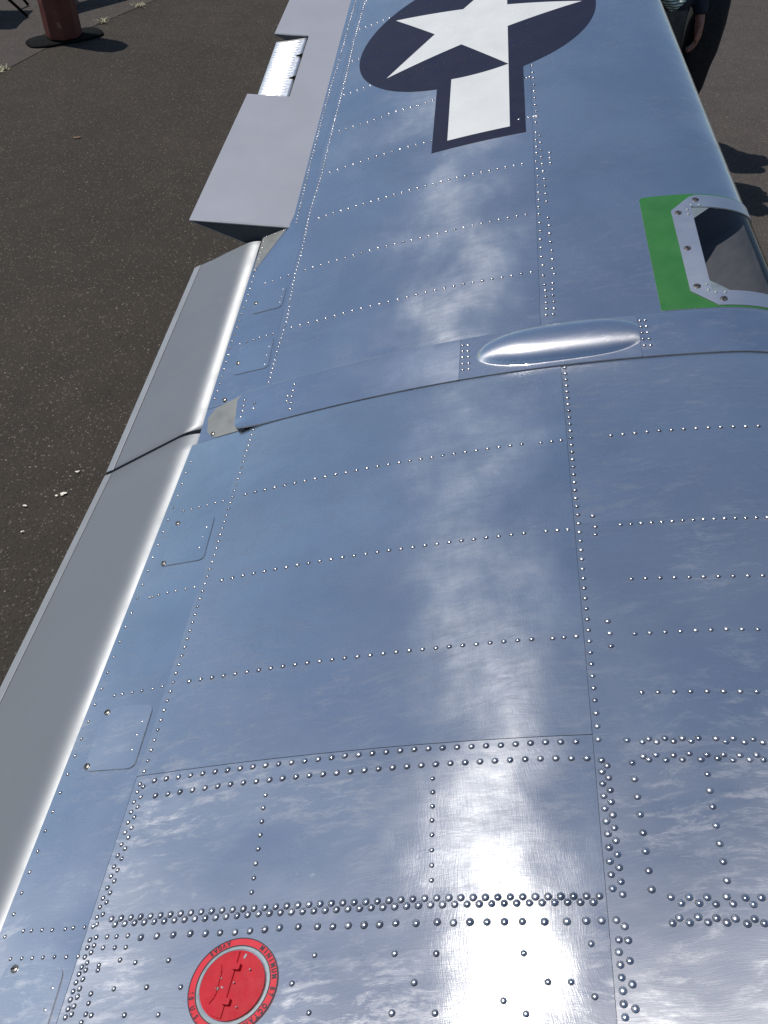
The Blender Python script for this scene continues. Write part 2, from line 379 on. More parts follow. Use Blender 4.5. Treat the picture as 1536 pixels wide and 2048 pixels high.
# ------------------------------------------------------------------ the airplane wing
wing = empty('airplane_wing')
tag(wing, 'polished aluminium airplane wing with domed rivets, star insignia and red fuel filler cap', 'airplane wing')
VA, VB, VC = -.4425, .2155, -.432          # aft seam, spar seam, outer aft seam
TIP, ROOT = 5.3, -.75
G_ = .00028
LEW = float(vle(0))-RN+RN*math.pi/2        # arc position of the front edge, inboard
def wle(s): return vle(s)-RN+RN*2.3
def nose_list(n0, n1, wa, s=0):            # parameter list 0..1 dense round the nose
    return np.r_[np.linspace(0, .62, n0), np.linspace(.62, 1, n1+1)[1:]]
NL = nose_list(34, 34, 0)
k1f = lambda s: .1795+0*s
JL, JU, JA, JB = 1.5970, 1.7225, .0122, .3735
# substructure seen only in the seams
core_in = panel('inner_structure', -.57, wle, ROOT, 1.72, -.0042, .002, M['core'], wing, wl=NL, ns=40)
core_out = panel('inner_structure', -.44, .40, 1.70, TIP, -.0042, .002, M['core'], wing, nw=40, ns=60)
P = {}
RIBS = [-.75, -.45, -.2, .05, .28, .5118, .7195, .889, 1.118, 1.356, JL, 1.735]+[SJ+.31+.2155*i for i in range(17)]
RB = np.array(RIBS); CA = rng.uniform(.35, 1.0, len(RIBS)); CPH = rng.uniform(0, 6.28, len(RIBS)); CB = rng.uniform(.2, 1, len(RIBS))
def quilt(W, Sg):
    """slight sag of the thin sheet between the ribs, different in every bay"""
    i = np.clip(np.searchsorted(RB, Sg)-1, 0, len(RB)-2); u = (Sg-RB[i])/(RB[i+1]-RB[i]); e = np.sin(np.pi*np.clip(u, 0, 1))**2
    return -e*(.00075*CA[i]*np.sin(np.pi*np.clip((W+.44)/.655, 0, 1))+.00030*CB[i]*np.sin(W*15+CPH[i]))
P['aft_in'] = panel('skin_panel', -.584, VA-G_, ROOT, JL-.001, 0, .0024, M['metal_aft'], wing, nw=10, ns=110)
P['main_lo'] = panel('skin_panel', VA+G_, VB-G_, ROOT, .7195-G_, 0, .0024, M['metal_main'], wing, nw=60, ns=110, dzf=quilt)
P['main_hi'] = panel('skin_panel', VA+G_, VB-G_, .7195+G_, JL-.001, .0007, .0030, M['metal_main'], wing, nw=60, ns=90, dzf=quilt)
P['fwd_lo'] = panel('skin_panel', VB+G_, wle, ROOT, 1.1280-G_, .0004, .0028, M['metal_fwd'], wing, wl=NL, ns=130, dzf=quilt)
P['fwd_hi'] = panel('skin_panel', VB+G_, wle, 1.1280+G_, JL-.001, 0, .0024, M['metal_fwd'], wing, wl=NL, ns=60, dzf=quilt)
# outer panel
P['aft_out'] = sheet('skin_panel', [(-.572, JU-.02), (VC-G_, JU-.02), (VC-G_, TIP), (-.474, TIP), (-.474, 2.40), (-.4825, 2.352), (-.548, 2.362), (-.560, 2.335)], 0, .0024, M['metal_aft'], wing, h=.028)
P['main_out'] = panel('skin_panel', VC+G_, lambda s: .1795-G_+0*s, JU-.02, TIP, .0003, .0027, M['metal'], wing, nw=60, ns=260, dzf=quilt)
# forward outer skin with the landing light opening
WV = .5275; HS0, HS1 = 1.752, 2.104
def fw1(s): return wle(s)
nwl = 64
def fwd_out():
    # grid lines that keep the opening edge straight: w = k1 .. WV in the first part, WV .. nose in the second
    ss = np.r_[np.linspace(JU-.02, HS0, 4), np.linspace(HS0, HS1, 26)[1:], np.linspace(HS1, TIP, 110)[1:]]
    ua = np.linspace(0, 1, 26); ub = np.linspace(0, 1, 40)[1:]
    rows = []
    for s in ss:
        e = float(wle(s)); rows.append(np.r_[.1795+G_+(WV-.1795-G_)*ua, WV+(e-WV)*ub])
    W = np.array(rows); Sg = np.repeat(ss[:, None], W.shape[1], 1); nW = W.shape[1]
    V = list(Wd(W, Sg, 0).reshape(-1, 3)); F = []
    for j in range(len(ss)-1):
        for i in range(nW-1):
            if W[j, i] > WV-1e-6 and HS0-1e-6 < (ss[j]+ss[j+1])/2 < HS1: continue
            F.append((j*nW+i, j*nW+i+1, (j+1)*nW+i+1, (j+1)*nW+i))
    return mesh('skin_panel', V, F, M['metal'], wing)
P['fwd_out'] = fwd_out()
# lower skin, closing the wing
def lower():
    ss = np.linspace(ROOT, TIP, 60); V, F = [], []
    nn = 24
    for s in ss:
        t = max(s-SJ, 0); vn = float(vle(s))-RN; front = Wd(vle(s)-RN+RN*2.3, s)
        aft_v = -.56 if s < 2.34 else -.45
        A = Wd(aft_v, s, -.012)
        for u in np.linspace(0, 1, nn):
            wv = vn*(1-u)+aft_v*u
            th = .180-.162*u**1.15
            p = Wd(wv, s)-N_*SC*max(th, .012)
            k = min(1, u/.03); p = front*(1-k)+p*k
            V.append(p)
    for j in range(len(ss)-1):
        for i in range(nn-1): F.append((j*nn+i, (j+1)*nn+i, (j+1)*nn+i+1, j*nn+i+1))
    return mesh('lower_skin', V, F, M['under'], wing)
lower()
def tip_rib(s, name):
    up = [Wd(w, s, -.001) for w in np.linspace(float(wle(s)), -.45, 40)]
    lo = [p-N_*SC*(.012+.13*min(1, i/8)*(1-i/40)) for i, p in enumerate(up)]
    V = up+lo; n = len(up)
    return mesh(name, V, [(i, i+1, n+i+1, n+i) for i in range(n-1)], M['under'], wing, False)
tip_rib(TIP-.002, 'tip_rib'); tip_rib(ROOT+.002, 'root_rib')

# joint cover band, three lengths, the middle one with the pressed blister
jt = .0030
def band(w0, w1, s0, s1, mat, dzf=None, nw=30, ns=10, end=None):
    return panel('joint_cover', w0, w1, s0, s1, jt, .0042, mat, wing, nw=nw, ns=ns, dzf=dzf)
SLB = np.r_[np.linspace(JL, JU-.006, 12), np.linspace(JU-.006, JU, 7)[1:]]
def roll(W, Sg): return -.0026*np.clip(1-(JU-Sg)/.0055, 0, 1)**2
def lband(W, Sg): return roll(W, Sg)+.0085*np.exp(-((W+.485)/.05)**2-((Sg-JL)/.03)**2)
P['band_l'] = panel('joint_cover', lambda s: np.interp(s, [JL, 1.61, 1.625, 1.66, 1.695, 1.712, JU], [-.470, -.480, -.484, -.489, -.494, -.488, -.470]), JA-G_, JL, JU, jt, .0042, M['metal_strip'], wing, nw=70, dzf=lband, sl=SLB)
bc, bs, ba, bb = .2155, 1.6640, .166, .054
def blister(W, Sg):
    x = (W-bc)/ba; y = (Sg-bs-.004*x)/(bb*(1-.22*np.clip(-x, 0, 1)**2))
    r = np.abs(x)**3.6+np.abs(y)**2.15; e = np.clip(1-r, 0, 1)
    lift = .023*(e**.6)*(1-.12*x)
    soft = .0015*np.exp(-np.clip(r-1, 0, 9)/.12)*(r > 1)
    return np.where(r <= 1, np.minimum(lift, .030), 0)+roll(W, Sg)
P['band_m'] = panel('joint_cover', JA+G_, JB-G_, JL, JU, jt, .0042, M['blister'], wing, nw=130, dzf=blister, sl=np.r_[np.linspace(JL, JU-.006, 76), np.linspace(JU-.006, JU, 7)[1:]])
P['band_r'] = panel('joint_cover', JB+G_, wle, JL, JU, jt, .0042, M['metal_strip'], wing, wl=NL, sl=SLB, dzf=roll)
D_bare = [(-.470, 1.7205), (-.5036, 1.709), (-.5483, 1.6963), (-.5619, 1.6685), (-.5525, 1.6233), (-.5373, 1.6055), (-.5242, 1.5985), (-.46, 1.5985)]
sheet('fairing_plate', D_bare, .0008, .0015, M['bare'], wing, h=.02)
sheet('fairing_plate', [(-.556, 2.335), (-.545, 2.357), (-.484, 2.349), (-.5105, 2.290), (-.556, 2.19)], .0009, .0012, M['bare'], wing, h=.02)
sheet('skin_panel', [(-.572, JL+.0005), (-.572, JU-.0205), (-.44, JU-.0205), (-.44, JL+.0005)], -.0006, .002, M['metal_aft'], wing, h=.03)

# access panels of the aft strip
def access(loop):
    o = sheet('access_panel', rnd(loop, .014), .0016, .0022, M['panel'], wing, h=.018)
    return o
acc = [access(L) for L in (
    [(-.5483, 1.3254), (-.4589, 1.3177), (-.4521, 1.1886), (-.5448, 1.1976)],
    [(-.5482, .8695), (-.4545, .8542), (-.4525, .7353), (-.5440, .7442)],
    [(-.5488, .4509), (-.4564, .4389), (-.4522, .3262), (-.5628, .3331)],
    [(-.5247, 2.0772), (-.4402, 2.0834), (-.4412, 2.0006), (-.5259, 2.0097)],
    [(-.5291, 1.8988), (-.4405, 1.8947), (-.4368, 1.7852), (-.5310, 1.7953)])]
def disc_on(name, v, s, r, off, mat, parent, h=.0015, n=14, slot=True, dome=.0):
    """a small round head standing on the skin (metres)"""
    w = v2w(v, s); c = Wd(w, s, off); nz = Nrm(w, s); a = np.array(S_); a = a-nz*(a@nz); a /= np.linalg.norm(a); b = np.cross(nz, a)
    V, F, fm = [], [], []
    for (rr, zz) in ((r*1.02, -.001), (r, h*.6), (r*.88, h), (0, h+dome)):
        if rr == 0: V.append(c+nz*zz)
        else: V += [c+nz*zz+(a*math.cos(2*math.pi*k/n)+b*math.sin(2*math.pi*k/n))*rr for k in range(n)]
    for j in range(2):
        for k in range(n): F.append((j*n+k, j*n+(k+1) % n, (j+1)*n+(k+1) % n, (j+1)*n+k))
    for k in range(n): F.append((2*n+k, 2*n+(k+1) % n, 3*n))
    fm = [0]*len(F)
    if slot:
        an = random.uniform(0, 3.1); d = a*math.cos(an)+b*math.sin(an); e = np.cross(nz, d); i0 = len(V)
        for p, q in ((-.85, -.13), (.85, -.13), (.85, .13), (-.85, .13)): V.append(c+nz*(h+dome+.0003)+d*p*r+e*q*r)
        F.append((i0, i0+1, i0+2, i0+3)); fm.append(1)
    return mesh(name, V, F, [mat, M['black']], parent, True, fm)
for (v, s), par in zip([(-.5411, 1.3191), (-.5391, 1.2042), (-.5402, .8557), (-.5403, .7526), (-.5343, .4414), (-.5184, 2.0489), (-.5216, 1.8336), (-.5307, 1.7156), (-.5361, 1.6115)], [acc[0], acc[0], acc[1], acc[1], acc[2], acc[3], acc[4], wing, wing]):
    disc_on('screw', v, s, .0075, .0022, M['screw'], par, .0016, 12, True, .0008)

# ------------------------------------------------------------------ flaps
def vedge(s): return -.579 if s < 1.6 else float(np.interp(s, [1.6, 2.34], [-.572, -.557]))
def flap(s0, s1, L0, L1, th=math.radians(28), ribs=(), skew=(0, 0)):
    r, ph0, drop = .105, -.035, .0060
    ss = np.linspace(s0, s1, 40); V = []; prof = None; strip = []
    for s in ss:
        L = L0+(L1-L0)*(s-s0)/(s1-s0); B = Wd(vedge(s), s); pts = []
        for i in range(-8, 17):
            ph = ph0+(th-ph0)*i/16
            pts.append((r*(math.sin(ph)-math.sin(ph0)), -drop-r*(math.cos(ph0)-math.cos(ph))))
        xe, ze = pts[-1]
        for u in (.06, .25, .5, .75, .9, 1): pts.append((xe+u*L*math.cos(th), ze-u*L*math.sin(th)))
        xt, zt = pts[-1]
        low = [(xt-.001, zt-.005), (xe+.3*L*math.cos(th), ze-.3*L*math.sin(th)-.055), (xe-.02, ze-.085), (pts[0][0]-.02, ze-.06)]
        prof = pts+low
        nrm = [math.sin(th), math.cos(th)]
        sk = skew[0]+(skew[1]-skew[0])*(s-s0)/(s1-s0)
        V += [B+(-X_*x+N_*z+S_*sk*max(0, min(1.15, 1-x/xt)))*SC for x, z in prof]
        strip.append([B+(-X_*x+N_*z)*SC for x, z in ((xt-.021*math.cos(th)+.0010*nrm[0], zt+.021*math.sin(th)+.0010*nrm[1]), (xt-.020*math.cos(th)+.0016*nrm[0], zt+.020*math.sin(th)+.0016*nrm[1]), (xt+.0016*nrm[0], zt+.0016*nrm[1]), (xt+.002, zt-.002))])
    n = len(prof); F = []
    for j in range(len(ss)-1):
        for i in range(n): F.append((j*n+i, (j+1)*n+i, (j+1)*n+(i+1) % n, j*n+(i+1) % n))
    F.append(tuple(range(n))); F.append(tuple(range((len(ss)-1)*n, len(ss)*n))[::-1])
    o = mesh('flap', V, F, M['flap'], wing)
    for p in o.data.polygons:
        if p.loop_total > 4: p.use_smooth = False
    SV = [p for q in strip for p in q]; SF = [(j*4+i, j*4+i+1, (j+1)*4+i+1, (j+1)*4+i) for j in range(len(ss)-1) for i in range(3)]
    mesh('trailing_edge_strip', SV, SF, M['flapstrip'], o, False)
    for sr in ribs:
        L = L0+(L1-L0)*(sr-s0)/(s1-s0); RVs = []; xe, ze = r*(math.sin(th)-math.sin(ph0)), -drop-r*(math.cos(ph0)-math.cos(th))
        us_ = np.linspace(.05, .85, 8)
        for u in us_:
            for ds, hh in ((-.014, -.0002), (-.007, .0005*math.sin(math.pi*min(1, max(0, (u-.05)/.8)))**.4), (.007, .0005*math.sin(math.pi*min(1, max(0, (u-.05)/.8)))**.4), (.014, -.0002)):
                xx = xe+u*L*math.cos(th); sk = skew[0]+(skew[1]-skew[0])*(sr+ds-s0)/(s1-s0)
                RVs.append(Wd(vedge(sr+ds), sr+ds)+S_*SC*sk*max(0, 1-xx/(xe+L*math.cos(th)))+(-X_*(xe+u*L*math.cos(th)+hh*math.sin(th))+N_*(ze-u*L*math.sin(th)+hh*math.cos(th)))*SC)
        mesh('rib_tape', RVs, [(j*4+i, j*4+i+1, (j+1)*4+i+1, (j+1)*4+i) for j in range(7) for i in range(3)], M['flap'], o, False)
    return o
f1 = flap(ROOT, 1.5955, .219, .202, ribs=(.44, .66, .88, 1.115, 1.335), skew=(0, .050))
f2 = flap(1.6065, 2.335, .210, .170, ribs=(1.87, 2.11), skew=(.050, 0))

# ------------------------------------------------------------------ aileron with trim tab
ATH = math.radians(-1.8)
def AH(s): return Wd(-.4805+(s-2.345)*.006, s)
def AP(x, s, z=0.): return AH(s)+SC*(x*(-math.cos(ATH)*X_-math.sin(ATH)*N_)+z*(-math.sin(ATH)*X_+math.cos(ATH)*N_))
def ate(s): return .2783+(s-2.345)*-.0470+.0045*np.clip((s-3.2)/.5, 0, 1)
TS0, TS1, TX = 3.008, 3.403, .114
def aileron():
    V, F = [], []
    def prism(s0, s1, x1f, n=12):
        ss = np.linspace(s0, s1, n); b = len(V); m = 0
        for s in ss:
            xe = x1f(s); full = float(ate(s))
            up = [(x, 0) for x in np.linspace(-.034, xe, 8)]
            lowz = lambda x: -.098*(1-max(x, 0)/full)-.002
            lo = [(x, lowz(x)) for x in np.linspace(xe, 0, 6)]+[(-.03, -.075)]
            pr = up+lo; m = len(pr); V.extend(AP(x, s, z) for x, z in pr)
        for j in range(n-1):
            for i in range(m): F.append((b+j*m+i, b+(j+1)*m+i, b+(j+1)*m+(i+1) % m, b+j*m+(i+1) % m))
        F.append(tuple(range(b, b+m))); F.append(tuple(range(b+(n-1)*m, b+n*m))[::-1])
    prism(2.345, TS0, lambda s: float(ate(s)))
    prism(TS0, TS1, lambda s: TX-.003)
    prism(TS1, 4.7, lambda s: float(ate(s)), 20)
    o = mesh('aileron', V, F, M['aileron'], wing, False); return o
ail = aileron()
# bright edge bead of the inboard end
def edge_strip(s, x0, x1):
    V = []; F = []; xs = np.linspace(x0, x1, 10)
    for x in xs: V += [AP(x, s-.0004, -.003), AP(x, s-.0012, .0006), AP(x, s+.006, .0008), AP(x, s+.0065, 0)]
    for j in range(9):
        for i in range(3): F.append((j*4+i, (j+1)*4+i, (j+1)*4+i+1, j*4+i+1))
    return mesh('edge_binding', V, F, M['flapstrip'], ail, False)
edge_strip(2.345, -.02, .277); edge_strip(TS1, .116, .226)
def cutout_wall():
    V = []; full = float(ate(TS1))
    xs = np.linspace(TX, full-.002, 6)
    V = [AP(x, TS1-.0006, -.001) for x in xs]+[AP(x, TS1-.0006, -.098*(1-x/full)-.002) for x in xs]
    return mesh('end_rib', V, [(i, i+1, 6+i+1, 6+i) for i in range(5)], M['dark'], ail, False)
cutout_wall()
V = [AP(x, 2.3444, z) for x, z in ((-.03, -.002), (.276, -.001), (.12, -.056), (0, -.099), (-.03, -.075))]
mesh('end_rib', V, [(0, 1, 2, 3, 4)], M['dark'], ail, False)
TD = math.radians(11)
def TPt(x, s, z): return AP(TX+.004+x*math.cos(TD)+z*math.sin(TD), s, -.004-x*math.sin(TD)+z*math.cos(TD))
def tab():
    n = 22*8; ss = np.linspace(TS0+.004, TS1-.004, n+1); xs = [0, .008, .018, .024, .030, .05, .075, .088, .094, .100, .108]
    V, F = [], []
    for s in ss:
        ph = (s-TS0-.010)/(TS1-TS0-.02)*22; bead = .5-.5*math.cos(2*math.pi*ph) if 0 < ph < 22 else 0
        for x in xs:
            e = min(1, max(0, (x-.018)/.012))*min(1, max(0, (.100-x)/.012))
            V.append(TPt(x*(1 if s else 1), s, .0022*bead*e))
    m = len(xs)
    for j in range(n):
        for i in range(m-1): F.append((j*m+i, (j+1)*m+i, (j+1)*m+i+1, j*m+i+1))
    lowb = len(V)
    for s in ss: V += [TPt(0, s, -.010), TPt(.108, s, -.003)]
    for j in range(n):
        F.append((lowb+2*j, lowb+2*j+1, lowb+2*j+3, lowb+2*j+2)); F.append((j*m, lowb+2*j, lowb+2*j+2, (j+1)*m)); F.append((j*m+m-1, (j+1)*m+m-1, lowb+2*j+3, lowb+2*j+1))
    F.append((*range(m), lowb+1, lowb)); e = n*m; F.append((lowb+2*n, lowb+2*n+1, *range(e+m-1, e-1, -1)))
    return mesh('trim_tab', V, F, M['tab'], ail)
tab_o = tab()
for sb in (3.13, 3.275):
    V = [TPt(x, sb+ds, z) for x, ds, z in ((-.006, -.008, .004), (-.006, .008, .004), (.016, 0, .003), (-.006, -.008, -.004), (-.006, .008, -.004), (.016, 0, -.001))]
    mesh('tab_hinge', V, [(0, 1, 2), (3, 5, 4), (0, 3, 4, 1), (1, 4, 5, 2), (2, 5, 3, 0)], M['black'], ail, False)
V, F = [], []
for i, s in enumerate(np.linspace(TS0+.014, TS1-.012, 17)):
    b = len(V); V += [TPt(.011+dx, s+dy, .0004+dz) for dx, dy, dz in ((-.0025, -.0025, 0), (.0025, -.0025, 0), (.0025, .0025, 0), (-.0025, .0025, 0), (0, 0, .002))]
    F += [(b, b+1, b+4), (b+1, b+2, b+4), (b+2, b+3, b+4), (b+3, b, b+4)]
o = mesh('rivet_row', V, F, M['white'], ail, False); o['kind'] = 'stuff'; 

# ------------------------------------------------------------------ insignia (painted sheets on the skin)
SV0, ST0, SR, SPH = .0082, 1.5852, .3242, .0076
def star2vs(x, y):
    L = 1-TK*ST0; c, s = math.cos(SPH), math.sin(SPH)
    return (SV0+(x*c-y*s)*SR/L, SJ+ST0+(y*c+x*s)*SR)
def vs2star(v, s):
    L = 1-TK*ST0; a = (v-SV0)*L/SR; b = (s-SJ-ST0)/SR; c, q = math.cos(SPH), math.sin(SPH)
    return a*c+b*q, -a*q+b*c
star_xy = [((1 if i % 2 == 0 else .382)*math.cos(math.radians(36*i)), (1 if i % 2 == 0 else .382)*math.sin(math.radians(36*i))) for i in range(10)]
def arc(r, a0, a1, n): return [(r*math.cos(t), r*math.sin(t)) for t in np.linspace(a0, a1, n)]
BO = 1.125
def insig_outline():
    aL0 = math.acos(.434/BO); aL1 = math.acos(-.316/BO)
    up = arc(BO, -aL0, aL0, 40)                                     # front of the disc, from the inboard bar round to the outboard one
    back = arc(BO, aL1, 2*math.pi-aL1, 44)
    return up+[(.434, 2.125), (-.316, 2.125)]+back+[(-.316, -2.125), (.434, -2.125)]
ins_loop = insig_outline()
def decal(name, xy, off, mat, parent, h=.022):
    return sheet(name, [star2vs(*p) for p in xy], off, .0006, mat, parent, h=h, rim=mat)
ins = decal('insignia', ins_loop, .0008, M['blue'], wing)
decal('star', star_xy, .0015, M['white'], ins)
bar_xy = []
for sg in (-1, 1):
    a0, a1 = math.acos(.309), math.acos(-.191)
    cv = [(math.cos(t), sg*math.sin(t)) for t in np.linspace(a0, a1, 8)]
    decal('bar', cv+[(-.191, sg*2), (.309, sg*2)], .0015, M['white'], ins)
PW, PB = np.array(star_xy), np.array(ins_loop)

# ------------------------------------------------------------------ fuel filler cap
CV, CS, CR = -.2161, .4059, .0560
def circ(r, n=48): return [(CV+r*math.cos(t), CS+r*math.sin(t)) for t in np.linspace(0, 2*math.pi, n, endpoint=False)]
capr = empty('fuel_filler_cap', tuple(Wd(CV, CS))); capr.parent = wing
def cs(name, lo, off, th, mat, holes=(), par=None, **k): return sheet(name, lo, off, th, mat, par or capr, h=.008, holes=holes, rim=k.get('rim', mat))
ring = cs('placard_ring', circ(CR), .0010, .0012, M['redring'], [circ(.0462)])
cs('border_line', circ(CR+.0002), .0013, .0004, M['ink'], [circ(CR-.0011)]); cs('border_line', circ(.0472), .0013, .0004, M['ink'], [circ(.0460)])
cs('neck_ring', circ(.0460), .0006, .003, M['ringgrey'], [circ(.0424)])
cs('well', circ(.0425), -.0035, .001, M['ink'])
lid = cs('lid', circ(.0404), .0026, .006, M['red'])
# local frame of the cap: e along the hinge line, d across
cu, cw = np.array(Wd(CV, CS)), None
nC = Nrm(CV, CS); eA = Wd(-.2151, .4469)-Wd(-.2235, .3636); eA /= np.linalg.norm(eA); dA = np.cross(eA, nC)
def CP(x, y, z): return cu+(dA*x+eA*y)*SC+nC*(z)            # x across (towards the front), y along hinge, units of the wing; z in metres
def slab(name, loop, z0, z1, mat, par, bev=.0):
    n = len(loop); V = [CP(x, y, z0) for x, y in loop]+[CP(x*(1-bev)+bev*np.mean([p[0] for p in loop]), y*(1-bev)+bev*np.mean([p[1] for p in loop]), z1) for x, y in loop]
    F = [tuple(range(n, 2*n))]+[(i, (i+1) % n, n+(i+1) % n, n+i) for i in range(n)]
    return mesh(name, V, F, mat, par, False)
half = [(.0385*math.cos(t), .0385*math.sin(t)) for t in np.linspace(math.pi/2, 3*math.pi/2, 22)]
half = [(x-.0012, y) for x, y in half]
slab('lid_flap', half, .0038, .0060, M['red'], capr, .006)
for yy in (.0195, -.0205):
    lp = [(-.0030, yy-.0042), (.0052, yy-.0042), (.0068, yy-.0030), (.0068, yy+.0030), (.0052, yy+.0042), (-.0030, yy+.0042)]
    slab('hinge_lug', lp, .0036, .0112, M['red'], capr, .12)
pts = [(-.0215, .0205), (-.0180, .0125), (-.0170, -.0150), (-.0225, -.0240)]
for a, b in zip(pts[:-1], pts[1:]):
    a, b = np.array(a), np.array(b); d = (b-a)/np.linalg.norm(b-a); q = np.array((-d[1], d[0]))*.0010
    slab('stiffening_rib', [tuple(a-q), tuple(b-q), tuple(b+q), tuple(a+q)], .0058, .0080, M['red'], capr, .08)
for (x, y, r, ml) in ((-.0165, -.0070, .0030, 'screw'), (.0035, .0015, .0012, 'ringgrey'), (.0130, .0330, .0, ''), (.0200, .0180, .0013, 'ringgrey'), (.0160, -.0250, .0011, 'ringgrey'), (-.0150, .0050, .0012, 'ringgrey')):
    if r: slab('lid_rivet', [(x+r*math.cos(t), y+r*math.sin(t)) for t in np.linspace(0, 2*math.pi, 9)[:-1]], .0038, .0080, M[ml], capr, .3)
slab('bare_chip', [(.0060, .0300), (.0085, .0325), (.0090, .0365), (.0066, .0360), (.0055, .0330)], .0034, .0042, M['ringgrey'], capr)
slab('bare_chip', [(-.0128, -.0050), (-.0100, -.0062), (-.0092, -.0046), (-.0120, -.0036)], .0058, .0066, M['ringgrey'], capr)
def letters(text, a_start, step, inward, size=.0082):
    bms = bmesh.new(); rr = .0514
    for i, ch in enumerate(text):
        if ch == ' ': continue
        cu_ = bpy.data.curves.new('t', 'FONT'); cu_.body = ch; cu_.align_x = 'CENTER'; cu_.size = 1; cu_.extrude = 0; cu_.offset = .035
        ob = bpy.data.objects.new('t', cu_); C.objects.link(ob); bpy.context.view_layer.update()
        me = ob.evaluated_get(bpy.context.evaluated_depsgraph_get()).to_mesh()
        a = a_start+step*i
        rad = np.array((math.cos(a), math.sin(a))); tan = np.array((-math.sin(a), math.cos(a)))
        up, right = (rad, -tan) if not inward else (-rad, tan)
        vs = []
        for v in me.vertices:
            q = np.array((CV, CS))+rad*rr+(right*v.co.x*.82+up*(v.co.y-.35))*size
            p = Wd(q[0], q[1], .0016); vs.append(bms.verts.new(p))
        for p in me.polygons:
            try: bms.faces.new([vs[k] for k in p.vertices])
            except ValueError: pass
        ob.to_mesh_clear(); bpy.data.objects.remove(ob); bpy.data.curves.remove(cu_)
    for f in bms.faces:
        f.normal_update()
        if f.normal.z < 0: f.normal_flip()
    me = bpy.data.meshes.new('lettering'); bms.to_mesh(me); bms.free(); me.materials.append(M['ink'])
    o = bpy.data.objects.new('lettering', me); C.objects.link(o); o.parent = capr; o.matrix_parent_inverse = (Matrix.Translation(capr.location)).inverted()
def ang(v, s): return math.atan2(s-CS, v-CV)
aM, a8 = ang(-.1873, .4472), ang(-.1640, .3985)
st = (a8-aM)/8.3
letters('MINIMUM 87 OCTANE', aM, st, False)
aA, aS, a6 = ang(-.2324, .4574), ang(-.2517, .4445), ang(-.2664, .3982)
letters('AVGAS', aA, .113, True)
letters('60 U.S. GAL.', a6, .118, True)

